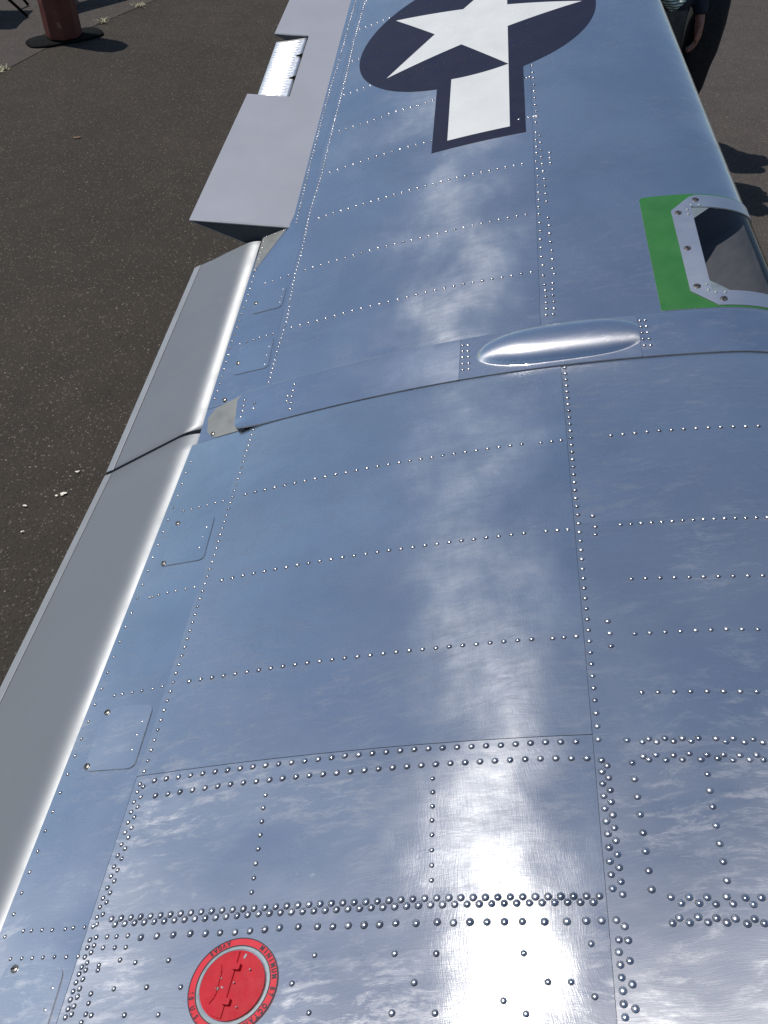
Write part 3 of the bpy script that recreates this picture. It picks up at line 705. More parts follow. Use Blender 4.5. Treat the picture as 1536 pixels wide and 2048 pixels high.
# rivets: chord v, span s, radius (m), 1 = on the joint cover
DATA_R = [
 (-0.5395,1.3565,0.0034,0),(-0.5219,1.3563,0.0034,0),(-0.5042,1.3562,0.0034,0),(-0.4865,1.356,0.0034,0),(-0.4689,1.3559,0.0034,0),(-0.4512,1.3558,0.0034,0),(-0.4033,1.3586,0.0052,0),(-0.3826,1.3584,0.0052,0),(-0.3619,1.3582,0.0052,0),(-0.3412,1.358,0.0052,0),
 (-0.3205,1.3578,0.0052,0),(-0.2998,1.3577,0.0052,0),(-0.2791,1.3575,0.0052,0),(-0.2584,1.3573,0.0052,0),(-0.2377,1.357,0.0052,0),(-0.217,1.3569,0.0052,0),(-0.1963,1.3569,0.0052,0),(-0.1756,1.3569,0.0052,0),(-0.1549,1.3568,0.0052,0),(-0.1342,1.3567,0.0052,0),
 (-0.1136,1.3565,0.0052,0),(-0.0929,1.3562,0.0052,0),(-0.0722,1.3558,0.0052,0),(-0.0515,1.3555,0.0052,0),(-0.0308,1.3554,0.0052,0),(-0.0101,1.3554,0.0052,0),(0.0106,1.3553,0.0052,0),(0.0313,1.3555,0.0052,0),(0.052,1.3556,0.0052,0),(0.0727,1.3558,0.0052,0),
 (0.0934,1.3557,0.0052,0),(0.1141,1.3557,0.0052,0),(0.1348,1.3557,0.0052,0),(0.1688,1.3533,0.0052,0),(0.1879,1.3534,0.0052,0),(0.2048,1.354,0.0052,0),(0.2922,1.3543,0.0052,0),(0.3133,1.3551,0.0052,0),(0.3343,1.3558,0.0052,0),(0.3553,1.3566,0.0052,0),
 (0.3763,1.3573,0.0052,0),(0.3973,1.3575,0.0052,0),(0.4183,1.3576,0.0052,0),(0.4394,1.3578,0.0052,0),(0.4604,1.358,0.0052,0),(0.4814,1.3575,0.0052,0),(0.5024,1.3571,0.0052,0),(0.5235,1.3566,0.0052,0),(0.5445,1.3562,0.0052,0),(-0.5424,1.1166,0.0034,0),
 (-0.5368,1.1168,0.0034,0),(-0.5252,1.1179,0.0034,0),(-0.5068,1.1183,0.0034,0),(-0.4893,1.1177,0.0034,0),(-0.4694,1.1171,0.0034,0),(-0.4513,1.117,0.0034,0),(-0.398,1.1192,0.0052,0),(-0.3775,1.1192,0.0052,0),(-0.357,1.1192,0.0052,0),(-0.3365,1.1192,0.0052,0),
 (-0.3161,1.1191,0.0052,0),(-0.2956,1.119,0.0052,0),(-0.2751,1.1189,0.0052,0),(-0.2546,1.1189,0.0052,0),(-0.2341,1.1189,0.0052,0),(-0.2137,1.1189,0.0052,0),(-0.1932,1.1184,0.0052,0),(-0.1727,1.118,0.0052,0),(-0.1522,1.1177,0.0052,0),(-0.1318,1.1174,0.0052,0),
 (-0.1113,1.117,0.0052,0),(-0.0908,1.1168,0.0052,0),(-0.0703,1.1165,0.0052,0),(-0.0499,1.1163,0.0052,0),(-0.0294,1.1161,0.0052,0),(-0.0089,1.1161,0.0052,0),(0.0116,1.1162,0.0052,0),(0.0321,1.1163,0.0052,0),(0.0525,1.1163,0.0052,0),(0.073,1.1164,0.0052,0),
 (0.0935,1.1164,0.0052,0),(0.114,1.1168,0.0052,0),(0.1344,1.1171,0.0052,0),(0.1698,1.1172,0.0052,0),(0.1878,1.1165,0.0052,0),(0.2045,1.1161,0.0052,0),(0.2876,1.118,0.0052,0),(0.3036,1.1182,0.0052,0),(0.3196,1.1184,0.0052,0),(0.3356,1.1186,0.0052,0),
 (0.3516,1.1188,0.0052,0),(0.3677,1.119,0.0052,0),(0.3837,1.1193,0.0052,0),(0.3997,1.1195,0.0052,0),(0.4157,1.1197,0.0052,0),(0.4317,1.1196,0.0052,0),(0.4478,1.1195,0.0052,0),(0.4638,1.1194,0.0052,0),(0.4798,1.1194,0.0052,0),(0.4958,1.119,0.0052,0),
 (0.5118,1.1185,0.0052,0),(0.2459,1.144,0.0052,0),(0.248,1.1171,0.0052,0),(0.2467,1.0995,0.0052,0),(-0.5398,0.8911,0.0034,0),(-0.5245,0.8909,0.0034,0),(-0.5053,0.8899,0.0034,0),(-0.4875,0.8897,0.0034,0),(-0.4676,0.8896,0.0034,0),(-0.4504,0.8907,0.0034,0),
 (-0.4013,0.8908,0.0052,0),(-0.3812,0.8906,0.0052,0),(-0.3611,0.8904,0.0052,0),(-0.341,0.8903,0.0052,0),(-0.3209,0.8902,0.0052,0),(-0.3008,0.8902,0.0052,0),(-0.2807,0.8902,0.0052,0),(-0.2606,0.8903,0.0052,0),(-0.2405,0.8904,0.0052,0),(-0.2204,0.8904,0.0052,0),
 (-0.2003,0.8903,0.0052,0),(-0.1802,0.8901,0.0052,0),(-0.1601,0.8899,0.0052,0),(-0.14,0.8896,0.0052,0),(-0.1199,0.8893,0.0052,0),(-0.0998,0.8891,0.0052,0),(-0.0797,0.8892,0.0052,0),(-0.0596,0.8893,0.0052,0),(-0.0395,0.889,0.0052,0),(-0.0194,0.8888,0.0052,0),
 (0.0007,0.8886,0.0052,0),(0.0208,0.8886,0.0052,0),(0.0409,0.8885,0.0052,0),(0.061,0.8886,0.0052,0),(0.0811,0.8887,0.0052,0),(0.1012,0.8888,0.0052,0),(0.1213,0.8889,0.0052,0),(0.1414,0.8889,0.0052,0),(0.1714,0.8879,0.0052,0),(0.1874,0.8884,0.0052,0),
 (0.2047,0.8887,0.0052,0),(0.2863,0.8877,0.0052,0),(0.3071,0.8881,0.0052,0),(0.328,0.8885,0.0052,0),(0.3488,0.8888,0.0052,0),(0.3697,0.8893,0.0052,0),(0.3905,0.8898,0.0052,0),(0.4114,0.8902,0.0052,0),(0.4322,0.8894,0.0052,0),(0.4531,0.8885,0.0052,0),
 (0.2509,0.9137,0.0058,0),(0.2519,0.8911,0.0058,0),(0.2516,0.8673,0.0058,0),(0.2922,0.9966,0.0052,0),(0.3131,0.996,0.0052,0),(0.334,0.9953,0.0052,0),(0.3549,0.9946,0.0052,0),(0.3758,0.9939,0.0052,0),(0.3966,0.9935,0.0052,0),(0.4175,0.9932,0.0052,0),
 (0.4384,0.993,0.0052,0),(0.4593,0.9927,0.0052,0),(0.4802,0.9924,0.0052,0),(0.2848,0.7839,0.0052,0),(0.3057,0.7837,0.0052,0),(0.3267,0.7834,0.0052,0),(0.3476,0.7832,0.0052,0),(0.3686,0.7828,0.0052,0),(0.3895,0.7822,0.0052,0),(0.4105,0.7816,0.0052,0),
 (0.4314,0.781,0.0052,0),(-0.4095,0.708,0.0058,0),(-0.39,0.7083,0.0058,0),(-0.3705,0.7085,0.0058,0),(-0.3511,0.7087,0.0058,0),(-0.3316,0.709,0.0058,0),(-0.3121,0.7093,0.0058,0),(-0.2927,0.7095,0.0058,0),(-0.2732,0.7097,0.0058,0),(-0.2537,0.7099,0.0058,0),
 (-0.2343,0.71,0.0058,0),(-0.2148,0.7099,0.0058,0),(-0.1953,0.7098,0.0058,0),(-0.1758,0.7099,0.0058,0),(-0.1564,0.7106,0.0058,0),(-0.1369,0.7113,0.0058,0),(-0.1175,0.7119,0.0058,0),(-0.098,0.7118,0.0058,0),(-0.0785,0.7118,0.0058,0),(-0.059,0.7119,0.0058,0),
 (-0.0396,0.7123,0.0058,0),(-0.0201,0.7125,0.0058,0),(-0.0006,0.7121,0.0058,0),(0.0188,0.7116,0.0058,0),(0.0383,0.7111,0.0058,0),(0.0578,0.7106,0.0058,0),(0.0772,0.7102,0.0058,0),(0.0967,0.7098,0.0058,0),(0.1162,0.7102,0.0058,0),(0.1356,0.7106,0.0058,0),
 (0.1551,0.711,0.0058,0),(0.1746,0.7103,0.0058,0),(0.194,0.7096,0.0058,0),(-0.3998,0.6812,0.0058,0),(-0.3802,0.6817,0.0058,0),(-0.3607,0.6823,0.0058,0),(-0.3411,0.6829,0.0058,0),(-0.3216,0.6836,0.0058,0),(-0.302,0.6843,0.0058,0),(-0.2825,0.685,0.0058,0),
 (-0.2629,0.685,0.0058,0),(-0.2434,0.685,0.0058,0),(-0.2238,0.685,0.0058,0),(-0.2043,0.6852,0.0058,0),(-0.1847,0.6854,0.0058,0),(-0.1652,0.6856,0.0058,0),(-0.1456,0.6856,0.0058,0),(-0.1261,0.6856,0.0058,0),(-0.1065,0.6856,0.0058,0),(-0.087,0.6859,0.0058,0),
 (-0.0674,0.6862,0.0058,0),(-0.0479,0.6864,0.0058,0),(-0.0283,0.6865,0.0058,0),(-0.0087,0.6866,0.0058,0),(0.0108,0.6867,0.0058,0),(0.0304,0.6865,0.0058,0),(0.0499,0.6863,0.0058,0),(0.0695,0.6862,0.0058,0),(0.089,0.6862,0.0058,0),(0.1086,0.6862,0.0058,0),
 (0.1281,0.6862,0.0058,0),(0.1477,0.6858,0.0058,0),(0.1672,0.6854,0.0058,0),(0.1868,0.6847,0.0058,0),(0.2063,0.6839,0.0058,0),(-0.2249,0.661,0.004,0),(-0.2243,0.6412,0.004,0),(-0.2224,0.6206,0.004,0),(-0.2209,0.6006,0.004,0),(-0.2196,0.5803,0.004,0),
 (-0.2185,0.5595,0.004,0),(-0.2172,0.5395,0.004,0),(-0.2163,0.5204,0.004,0),(0.0078,0.6649,0.004,0),(0.0089,0.6447,0.004,0),(0.0097,0.6239,0.004,0),(0.0101,0.604,0.004,0),(0.0112,0.5839,0.004,0),(0.012,0.5632,0.004,0),(0.0131,0.5431,0.004,0),
 (0.0138,0.5239,0.004,0),(-0.4097,0.4988,0.0058,0),(-0.3953,0.4987,0.0058,0),(-0.3809,0.4986,0.0058,0),(-0.3666,0.4985,0.0058,0),(-0.3522,0.4983,0.0058,0),(-0.3378,0.4983,0.0058,0),(-0.3235,0.4984,0.0058,0),(-0.3091,0.4986,0.0058,0),(-0.2947,0.4987,0.0058,0),
 (-0.2804,0.4989,0.0058,0),(-0.266,0.499,0.0058,0),(-0.2516,0.4991,0.0058,0),(-0.2373,0.4991,0.0058,0),(-0.2229,0.4991,0.0058,0),(-0.2085,0.4991,0.0058,0),(-0.1942,0.4992,0.0058,0),(-0.1798,0.4994,0.0058,0),(-0.1654,0.4996,0.0058,0),(-0.1511,0.4998,0.0058,0),
 (-0.1367,0.5,0.0058,0),(-0.1224,0.5001,0.0058,0),(-0.108,0.5001,0.0058,0),(-0.0936,0.5,0.0058,0),(-0.0793,0.5,0.0058,0),(-0.0649,0.5,0.0058,0),(-0.0505,0.5001,0.0058,0),(-0.0362,0.5005,0.0058,0),(-0.0218,0.5008,0.0058,0),(-0.0074,0.5011,0.0058,0),
 (0.0069,0.5015,0.0058,0),(0.0213,0.5016,0.0058,0),(0.0357,0.5013,0.0058,0),(0.05,0.501,0.0058,0),(0.0644,0.5008,0.0058,0),(0.0787,0.5006,0.0058,0),(0.0931,0.5005,0.0058,0),(0.1075,0.5005,0.0058,0),(0.1218,0.5004,0.0058,0),(0.1362,0.5003,0.0058,0),
 (0.1506,0.5003,0.0058,0),(0.1649,0.5004,0.0058,0),(0.1793,0.5004,0.0058,0),(0.1937,0.5004,0.0058,0),(0.208,0.5004,0.0058,0),(-0.4018,0.4912,0.0058,0),(-0.3875,0.491,0.0058,0),(-0.3731,0.4909,0.0058,0),(-0.3588,0.4907,0.0058,0),(-0.3444,0.4906,0.0058,0),
 (-0.3301,0.4904,0.0058,0),(-0.3157,0.4904,0.0058,0),(-0.3014,0.4903,0.0058,0),(-0.287,0.4902,0.0058,0),(-0.2727,0.4901,0.0058,0),(-0.2583,0.4902,0.0058,0),(-0.244,0.4904,0.0058,0),(-0.2296,0.4907,0.0058,0),(-0.2153,0.491,0.0058,0),(-0.2009,0.4913,0.0058,0),
 (-0.1866,0.4915,0.0058,0),(-0.1722,0.4915,0.0058,0),(-0.1579,0.4915,0.0058,0),(-0.1435,0.4915,0.0058,0),(-0.1292,0.4915,0.0058,0),(-0.1148,0.4916,0.0058,0),(-0.1005,0.4917,0.0058,0),(-0.0861,0.4919,0.0058,0),(-0.0718,0.492,0.0058,0),(-0.0574,0.4922,0.0058,0),
 (-0.0431,0.4924,0.0058,0),(-0.0287,0.4926,0.0058,0),(-0.0144,0.4929,0.0058,0),(-0,0.4931,0.0058,0),(0.0143,0.4933,0.0058,0),(0.0287,0.4932,0.0058,0),(0.043,0.4931,0.0058,0),(0.0574,0.493,0.0058,0),(0.0717,0.4929,0.0058,0),(0.0861,0.493,0.0058,0),
 (0.1004,0.493,0.0058,0),(0.1148,0.493,0.0058,0),(0.1291,0.493,0.0058,0),(0.1435,0.4931,0.0058,0),(0.1578,0.4932,0.0058,0),(0.1722,0.4933,0.0058,0),(0.1865,0.4933,0.0058,0),(0.2009,0.4934,0.0058,0),(-0.4243,0.4757,0.004,0),(-0.4081,0.4752,0.004,0),
 (-0.3939,0.4745,0.004,0),(-0.3775,0.4744,0.004,0),(-0.3576,0.4708,0.0058,0),(-0.335,0.4713,0.0058,0),(-0.3119,0.4714,0.0058,0),(-0.2884,0.4716,0.0058,0),(-0.2673,0.4704,0.0058,0),(-0.2477,0.4702,0.0058,0),(-0.2276,0.4698,0.0058,0),(-0.2079,0.4703,0.0058,0),
 (-0.1888,0.4712,0.0058,0),(-0.17,0.4725,0.0058,0),(-0.146,0.4726,0.0058,0),(-0.1216,0.4719,0.0058,0),(-0.1024,0.4711,0.0058,0),(-0.0833,0.4716,0.0058,0),(-0.064,0.4715,0.0058,0),(-0.0452,0.4715,0.0058,0),(-0.0258,0.4727,0.0058,0),(-0.0016,0.4717,0.0058,0),
 (0.0233,0.4725,0.0058,0),(0.0423,0.4712,0.0058,0),(0.0613,0.4717,0.0058,0),(0.0808,0.4714,0.0058,0),(0.1007,0.4714,0.0058,0),(0.1209,0.4714,0.0058,0),(0.1455,0.4709,0.0058,0),(0.1703,0.471,0.0058,0),(0.1915,0.4718,0.0058,0),(0.2081,0.4721,0.0058,0),
 (-0.4091,0.461,0.004,0),(-0.3915,0.4599,0.004,0),(-0.3755,0.4595,0.004,0),(-0.3784,0.4436,0.004,0),(-0.3554,0.4392,0.004,0),(-0.3094,0.4395,0.004,0),(-0.4073,0.4387,0.004,0),(-0.4066,0.4328,0.004,0),(-0.4062,0.4038,0.004,0),(-0.4052,0.3925,0.004,0),
 (-0.4043,0.3796,0.004,0),(-0.3961,0.3781,0.004,0),(-0.3753,0.4083,0.004,0),(-0.33,0.4081,0.004,0),(-0.284,0.4065,0.004,0),(-0.3502,0.3767,0.004,0),(-0.3048,0.3755,0.004,0),(-0.1201,0.4376,0.004,0),(-0.1428,0.406,0.004,0),(-0.1171,0.3735,0.004,0),
 (-0.4071,0.3702,0.004,0),(-0.0243,0.4371,0.0048,0),(0.024,0.4362,0.0048,0),(0.1217,0.4356,0.0048,0),(0.1951,0.4461,0.0048,0),(0.0006,0.4046,0.0048,0),(0.1469,0.4049,0.0048,0),(0.1714,0.4051,0.0048,0),(0.1951,0.3903,0.0048,0),(0.0993,0.3852,0.0048,0),
 (0.1229,0.372,0.0048,0),(-0.0219,0.3724,0.0048,0),(0.0258,0.3723,0.0048,0),(0.2231,1.5885,0.0054,0),(0.223,1.5676,0.0054,0),(0.223,1.5467,0.0054,0),(0.223,1.5258,0.0054,0),(0.2229,1.5049,0.0054,0),(0.2229,1.4841,0.0054,0),(0.2229,1.4632,0.0054,0),
 (0.2228,1.4423,0.0054,0),(0.2227,1.4214,0.0054,0),(0.2226,1.4005,0.0054,0),(0.2225,1.3796,0.0054,0),(0.2224,1.3588,0.0054,0),(0.2223,1.3379,0.0054,0),(0.2222,1.317,0.0054,0),(0.222,1.2961,0.0054,0),(0.2218,1.2752,0.0054,0),(0.2216,1.2543,0.0054,0),
 (0.2215,1.2334,0.0054,0),(0.2213,1.2126,0.0054,0),(0.2214,1.1917,0.0054,0),(0.222,1.1708,0.0054,0),(0.2224,1.1499,0.0054,0),(0.2224,1.129,0.0054,0),(0.2224,1.1082,0.0054,0),(0.2224,1.0873,0.0054,0),(0.2224,1.0664,0.0054,0),(0.2223,1.0455,0.0054,0),
 (0.2222,1.0246,0.0054,0),(0.2221,1.0037,0.0054,0),(0.222,0.9829,0.0054,0),(0.222,0.962,0.0054,0),(0.2222,0.9411,0.0054,0),(0.2224,0.9202,0.0054,0),(0.2226,0.8993,0.0054,0),(0.2227,0.8784,0.0054,0),(0.2226,0.8575,0.0054,0),(0.2226,0.8367,0.0054,0),
 (0.2226,0.8158,0.0054,0),(0.2226,0.7949,0.0054,0),(0.2227,0.774,0.0054,0),(0.2227,0.7531,0.0054,0),(0.2226,0.7322,0.0054,0),(0.2224,0.7114,0.0054,0),(0.2241,0.6799,0.0058,0),(0.2234,0.663,0.0058,0),(0.223,0.6457,0.0058,0),(0.2231,0.6284,0.0058,0),
 (0.2229,0.6112,0.0058,0),(0.2233,0.594,0.0058,0),(0.2237,0.5772,0.0058,0),(0.2237,0.5598,0.0058,0),(0.2231,0.5424,0.0058,0),(0.2232,0.5258,0.0058,0),(0.2234,0.5092,0.0058,0),(0.2243,0.4724,0.0058,0),(0.225,0.4504,0.0058,0),(0.2238,0.4371,0.0058,0),
 (0.2242,0.4235,0.0058,0),(0.2243,0.4102,0.0058,0),(0.2243,0.3966,0.0058,0),(0.2238,0.3833,0.0058,0),(0.2241,0.3702,0.0058,0),(0.2305,0.6715,0.0058,0),(0.2309,0.654,0.0058,0),(0.2313,0.6363,0.0058,0),(0.2311,0.6199,0.0058,0),(0.2314,0.6022,0.0058,0),
 (0.232,0.5852,0.0058,0),(0.2322,0.5683,0.0058,0),(0.2324,0.5508,0.0058,0),(0.2329,0.5343,0.0058,0),(0.2333,0.5173,0.0058,0),(0.2338,0.5021,0.0058,0),(0.2326,0.4654,0.0058,0),(0.2348,0.4499,0.0058,0),(0.2345,0.4278,0.0058,0),(0.2346,0.4034,0.0058,0),
 (0.2352,0.3788,0.0058,0),(0.2615,0.6748,0.0058,0),(0.2621,0.651,0.0058,0),(0.2629,0.6264,0.0058,0),(0.2636,0.6022,0.0058,0),(0.2644,0.5779,0.0058,0),(0.2647,0.5546,0.0058,0),(0.2654,0.5304,0.0058,0),(0.2661,0.5077,0.0058,0),(0.2584,0.7091,0.0058,0),
 (0.3496,0.6567,0.0058,0),(0.3486,0.6337,0.0058,0),(0.3486,0.6117,0.0058,0),(0.3486,0.587,0.0058,0),(0.3487,0.5638,0.0058,0),(0.3489,0.5416,0.0058,0),(0.3491,0.5188,0.0058,0),(0.2773,0.7057,0.0058,0),(0.2856,0.71,0.0058,0),(0.2949,0.7048,0.0058,0),
 (0.3057,0.7101,0.0058,0),(0.3156,0.7053,0.0058,0),(0.3269,0.7096,0.0058,0),(0.3373,0.7052,0.0058,0),(0.3465,0.7095,0.0058,0),(0.3679,0.7083,0.0058,0),(0.3792,0.7033,0.0058,0),(0.3888,0.7084,0.0058,0),(0.4013,0.7023,0.0058,0),(0.4127,0.707,0.0058,0),
 (0.4234,0.7018,0.0058,0),(0.2759,0.6836,0.0058,0),(0.2823,0.6786,0.0058,0),(0.2917,0.6858,0.0058,0),(0.3029,0.6777,0.0058,0),(0.3128,0.6845,0.0058,0),(0.3228,0.6777,0.0058,0),(0.3322,0.6866,0.0058,0),(0.345,0.6776,0.0058,0),(0.3533,0.6844,0.0058,0),
 (0.3653,0.6792,0.0058,0),(0.3733,0.6842,0.0058,0),(0.383,0.6764,0.0058,0),(0.3925,0.6832,0.0058,0),(0.4028,0.6766,0.0058,0),(0.4124,0.6835,0.0058,0),(0.4193,0.6766,0.0058,0),(0.286,0.499,0.0058,0),(0.2963,0.4921,0.0058,0),(0.3056,0.4991,0.0058,0),
 (0.3153,0.4923,0.0058,0),(0.3248,0.499,0.0058,0),(0.3329,0.4914,0.0058,0),(0.3457,0.5002,0.0058,0),(0.3511,0.492,0.0058,0),(0.3653,0.499,0.0058,0),(0.3723,0.4918,0.0058,0),(0.3822,0.4996,0.0058,0),(0.284,0.4694,0.0058,0),(0.2919,0.4754,0.0058,0),
 (0.302,0.4702,0.0058,0),(0.3118,0.4765,0.0058,0),(0.3214,0.4708,0.0058,0),(0.3308,0.4756,0.0058,0),(0.341,0.4708,0.0058,0),(0.3506,0.4754,0.0058,0),(0.362,0.4699,0.0058,0),(0.3705,0.4753,0.0058,0),(0.3797,0.4708,0.0058,0),(-0.4338,1.5857,0.004,0),
 (-0.4336,1.5671,0.004,0),(-0.4335,1.5484,0.004,0),(-0.4334,1.5297,0.004,0),(-0.4332,1.5111,0.004,0),(-0.4331,1.4924,0.004,0),(-0.4329,1.4737,0.004,0),(-0.4327,1.455,0.004,0),(-0.4324,1.4364,0.004,0),(-0.4323,1.4177,0.004,0),(-0.4323,1.399,0.004,0),
 (-0.4323,1.3803,0.004,0),(-0.4323,1.3617,0.004,0),(-0.4323,1.343,0.004,0),(-0.4323,1.3243,0.004,0),(-0.4323,1.3057,0.004,0),(-0.4324,1.287,0.004,0),(-0.4324,1.2683,0.004,0),(-0.4321,1.2496,0.004,0),(-0.4316,1.231,0.004,0),(-0.431,1.2123,0.004,0),
 (-0.4304,1.1936,0.004,0),(-0.4305,1.175,0.004,0),(-0.4307,1.1563,0.004,0),(-0.431,1.1376,0.004,0),(-0.4312,1.119,0.004,0),(-0.4313,1.1003,0.004,0),(-0.4313,1.0816,0.004,0),(-0.4313,1.0629,0.004,0),(-0.4314,1.0443,0.004,0),(-0.4312,1.0256,0.004,0),
 (-0.4311,1.0069,0.004,0),(-0.4309,0.9882,0.004,0),(-0.4308,0.9696,0.004,0),(-0.4312,0.9509,0.004,0),(-0.4315,0.9322,0.004,0),(-0.4315,0.9136,0.004,0),(-0.4313,0.8949,0.004,0),(-0.4311,0.8762,0.004,0),(-0.4314,0.8575,0.004,0),(-0.4318,0.8389,0.004,0),
 (-0.4319,0.8202,0.004,0),(-0.4318,0.8015,0.004,0),(-0.4317,0.7829,0.004,0),(-0.4317,0.7642,0.004,0),(-0.4319,0.7455,0.004,0),(-0.432,0.7268,0.004,0),(-0.4327,0.705,0.0045,0),(-0.4331,0.692,0.0045,0),(-0.4332,0.6754,0.0045,0),(-0.4328,0.659,0.0045,0),
 (-0.4322,0.6421,0.0045,0),(-0.4318,0.6263,0.0045,0),(-0.4312,0.6077,0.0045,0),(-0.4316,0.5911,0.0045,0),(-0.4318,0.5744,0.0045,0),(-0.4317,0.5605,0.0045,0),(-0.4314,0.5439,0.0045,0),(-0.4332,0.5293,0.0045,0),(-0.4335,0.5171,0.0045,0),(-0.433,0.503,0.0045,0),
 (-0.4343,0.4907,0.0045,0),(-0.4329,0.4727,0.0045,0),(-0.4327,0.4629,0.0045,0),(-0.4322,0.4507,0.0045,0),(-0.4319,0.438,0.0045,0),(-0.4327,0.4293,0.0045,0),(-0.4331,0.4188,0.0045,0),(-0.4332,0.4079,0.0045,0),(-0.4333,0.398,0.0045,0),(-0.4323,0.3869,0.0045,0),
 (-0.4323,0.377,0.0045,0),(-0.4256,0.6998,0.0045,0),(-0.4243,0.6824,0.0045,0),(-0.4244,0.666,0.0045,0),(-0.4246,0.6499,0.0045,0),(-0.4234,0.6327,0.0045,0),(-0.4237,0.6176,0.0045,0),(-0.4233,0.6007,0.0045,0),(-0.4237,0.5854,0.0045,0),(-0.4243,0.5685,0.0045,0),
 (-0.4241,0.5529,0.0045,0),(-0.4249,0.5362,0.0045,0),(-0.4256,0.523,0.0045,0),(-0.4255,0.5065,0.0045,0),(-0.4299,0.4933,0.0045,0),(-0.4237,0.4649,0.0045,0),(-0.4249,0.456,0.0045,0),(-0.426,0.443,0.0045,0),(-0.4248,0.4338,0.0045,0),(-0.4246,0.4224,0.0045,0),
 (-0.4249,0.4108,0.0045,0),(-0.4245,0.4011,0.0045,0),(-0.4252,0.3899,0.0045,0),(-0.4248,0.3804,0.0045,0),(-0.5693,1.5308,0.0034,0),(-0.5703,1.4924,0.0034,0),(-0.5698,1.4561,0.0034,0),(-0.5685,1.4155,0.0034,0),(-0.5697,1.3786,0.0034,0),(-0.5697,1.3408,0.0034,0),
 (-0.5706,1.3051,0.0034,0),(-0.5704,1.2672,0.0034,0),(-0.5714,1.2321,0.0034,0),(-0.5708,1.1947,0.0034,0),(-0.5708,1.1587,0.0034,0),(-0.5712,1.1231,0.0034,0),(-0.5715,1.0867,0.0034,0),(-0.572,1.052,0.0034,0),(-0.5718,1.0164,0.0034,0),(-0.5721,0.982,0.0034,0),
 (-0.5726,0.9476,0.0034,0),(-0.5723,0.9119,0.0034,0),(-0.573,0.8791,0.0034,0),(-0.573,0.8451,0.0034,0),(-0.5734,0.8109,0.0034,0),(-0.5731,0.7785,0.0034,0),(-0.5734,0.7449,0.0034,0),(-0.5735,0.712,0.0034,0),(-0.5742,0.6793,0.0034,0),(-0.5742,0.6472,0.0034,0),
 (-0.5734,0.6145,0.0034,0),(-0.5737,0.5822,0.0034,0),(-0.573,0.5506,0.0034,0),(-0.5725,0.5196,0.0034,0),(-0.5725,0.4881,0.0034,0),(-0.5452,0.4937,0.0034,0),(-0.5315,0.4928,0.0034,0),(-0.5145,0.4924,0.0034,0),(-0.4977,0.491,0.0034,0),(-0.4772,0.4907,0.0034,0),
 (-0.4651,0.4914,0.0034,0),(-0.4476,0.4907,0.0034,0),(-0.5488,0.4562,0.0034,0),(-0.5306,0.4555,0.0034,0),(-0.5139,0.4549,0.0034,0),(-0.4969,0.4544,0.0034,0),(-0.479,0.4538,0.0034,0),(-0.4606,0.4525,0.0034,0),(-0.4428,0.452,0.0034,0),(-0.4692,1.2831,0.004,0),
 (-0.4704,1.2563,0.004,0),(-0.4702,1.2269,0.004,0),(-0.4658,0.8236,0.004,0),(-0.4677,0.7988,0.004,0),(-0.4677,0.7714,0.004,0),(-0.4652,0.4135,0.004,0),(-0.465,0.3872,0.004,0),(-0.3993,1.9074,0.0044,0),(-0.3777,1.9064,0.0044,0),(-0.3561,1.9054,0.0044,0),
 (-0.3345,1.9044,0.0044,0),(-0.3129,1.9035,0.0044,0),(-0.2913,1.904,0.0044,0),(-0.2696,1.9045,0.0044,0),(-0.248,1.9051,0.0044,0),(-0.2264,1.9053,0.0044,0),(-0.2047,1.9049,0.0044,0),(-0.1831,1.9045,0.0044,0),(-0.1615,1.9044,0.0044,0),(-0.1398,1.905,0.0044,0),
 (-0.1182,1.9056,0.0044,0),(-0.0966,1.9063,0.0044,0),(-0.075,1.9068,0.0044,0),(-0.0533,1.9072,0.0044,0),(-0.0317,1.9075,0.0044,0),(-0.0101,1.9079,0.0044,0),(0.0116,1.9081,0.0044,0),(0.0332,1.9078,0.0044,0),(0.0548,1.9074,0.0044,0),(0.0765,1.9071,0.0044,0),
 (0.0981,1.9069,0.0044,0),(0.1197,1.9075,0.0044,0),(0.1414,1.908,0.0044,0),(0.163,1.9086,0.0044,0),(-0.5327,1.9066,0.0034,0),(-0.5153,1.9063,0.0034,0),(-0.4978,1.9059,0.0034,0),(-0.4804,1.9056,0.0034,0),(-0.463,1.9052,0.0034,0),(-0.4455,1.9049,0.0034,0),
 (-0.3993,2.1252,0.0044,0),(-0.378,2.1249,0.0044,0),(-0.3566,2.1245,0.0044,0),(-0.3353,2.1241,0.0044,0),(-0.314,2.1237,0.0044,0),(-0.2927,2.1234,0.0044,0),(-0.2714,2.1238,0.0044,0),(-0.2501,2.1244,0.0044,0),(-0.2287,2.1249,0.0044,0),(-0.2074,2.1254,0.0044,0),
 (-0.1861,2.1245,0.0044,0),(-0.1649,2.1233,0.0044,0),(-0.1436,2.122,0.0044,0),(-0.1223,2.1218,0.0044,0),(-0.1009,2.122,0.0044,0),(-0.0796,2.1221,0.0044,0),(-0.0583,2.1223,0.0044,0),(-0.037,2.1228,0.0044,0),(-0.0157,2.1238,0.0044,0),(0.0056,2.1247,0.0044,0),
 (0.0269,2.1256,0.0044,0),(0.0482,2.1264,0.0044,0),(0.0695,2.1269,0.0044,0),(0.0908,2.1274,0.0044,0),(0.1122,2.1279,0.0044,0),(0.1335,2.1284,0.0044,0),(0.1548,2.1289,0.0044,0),(-0.5087,2.1245,0.0034,0),(-0.4873,2.1243,0.0034,0),(-0.4659,2.1242,0.0034,0),
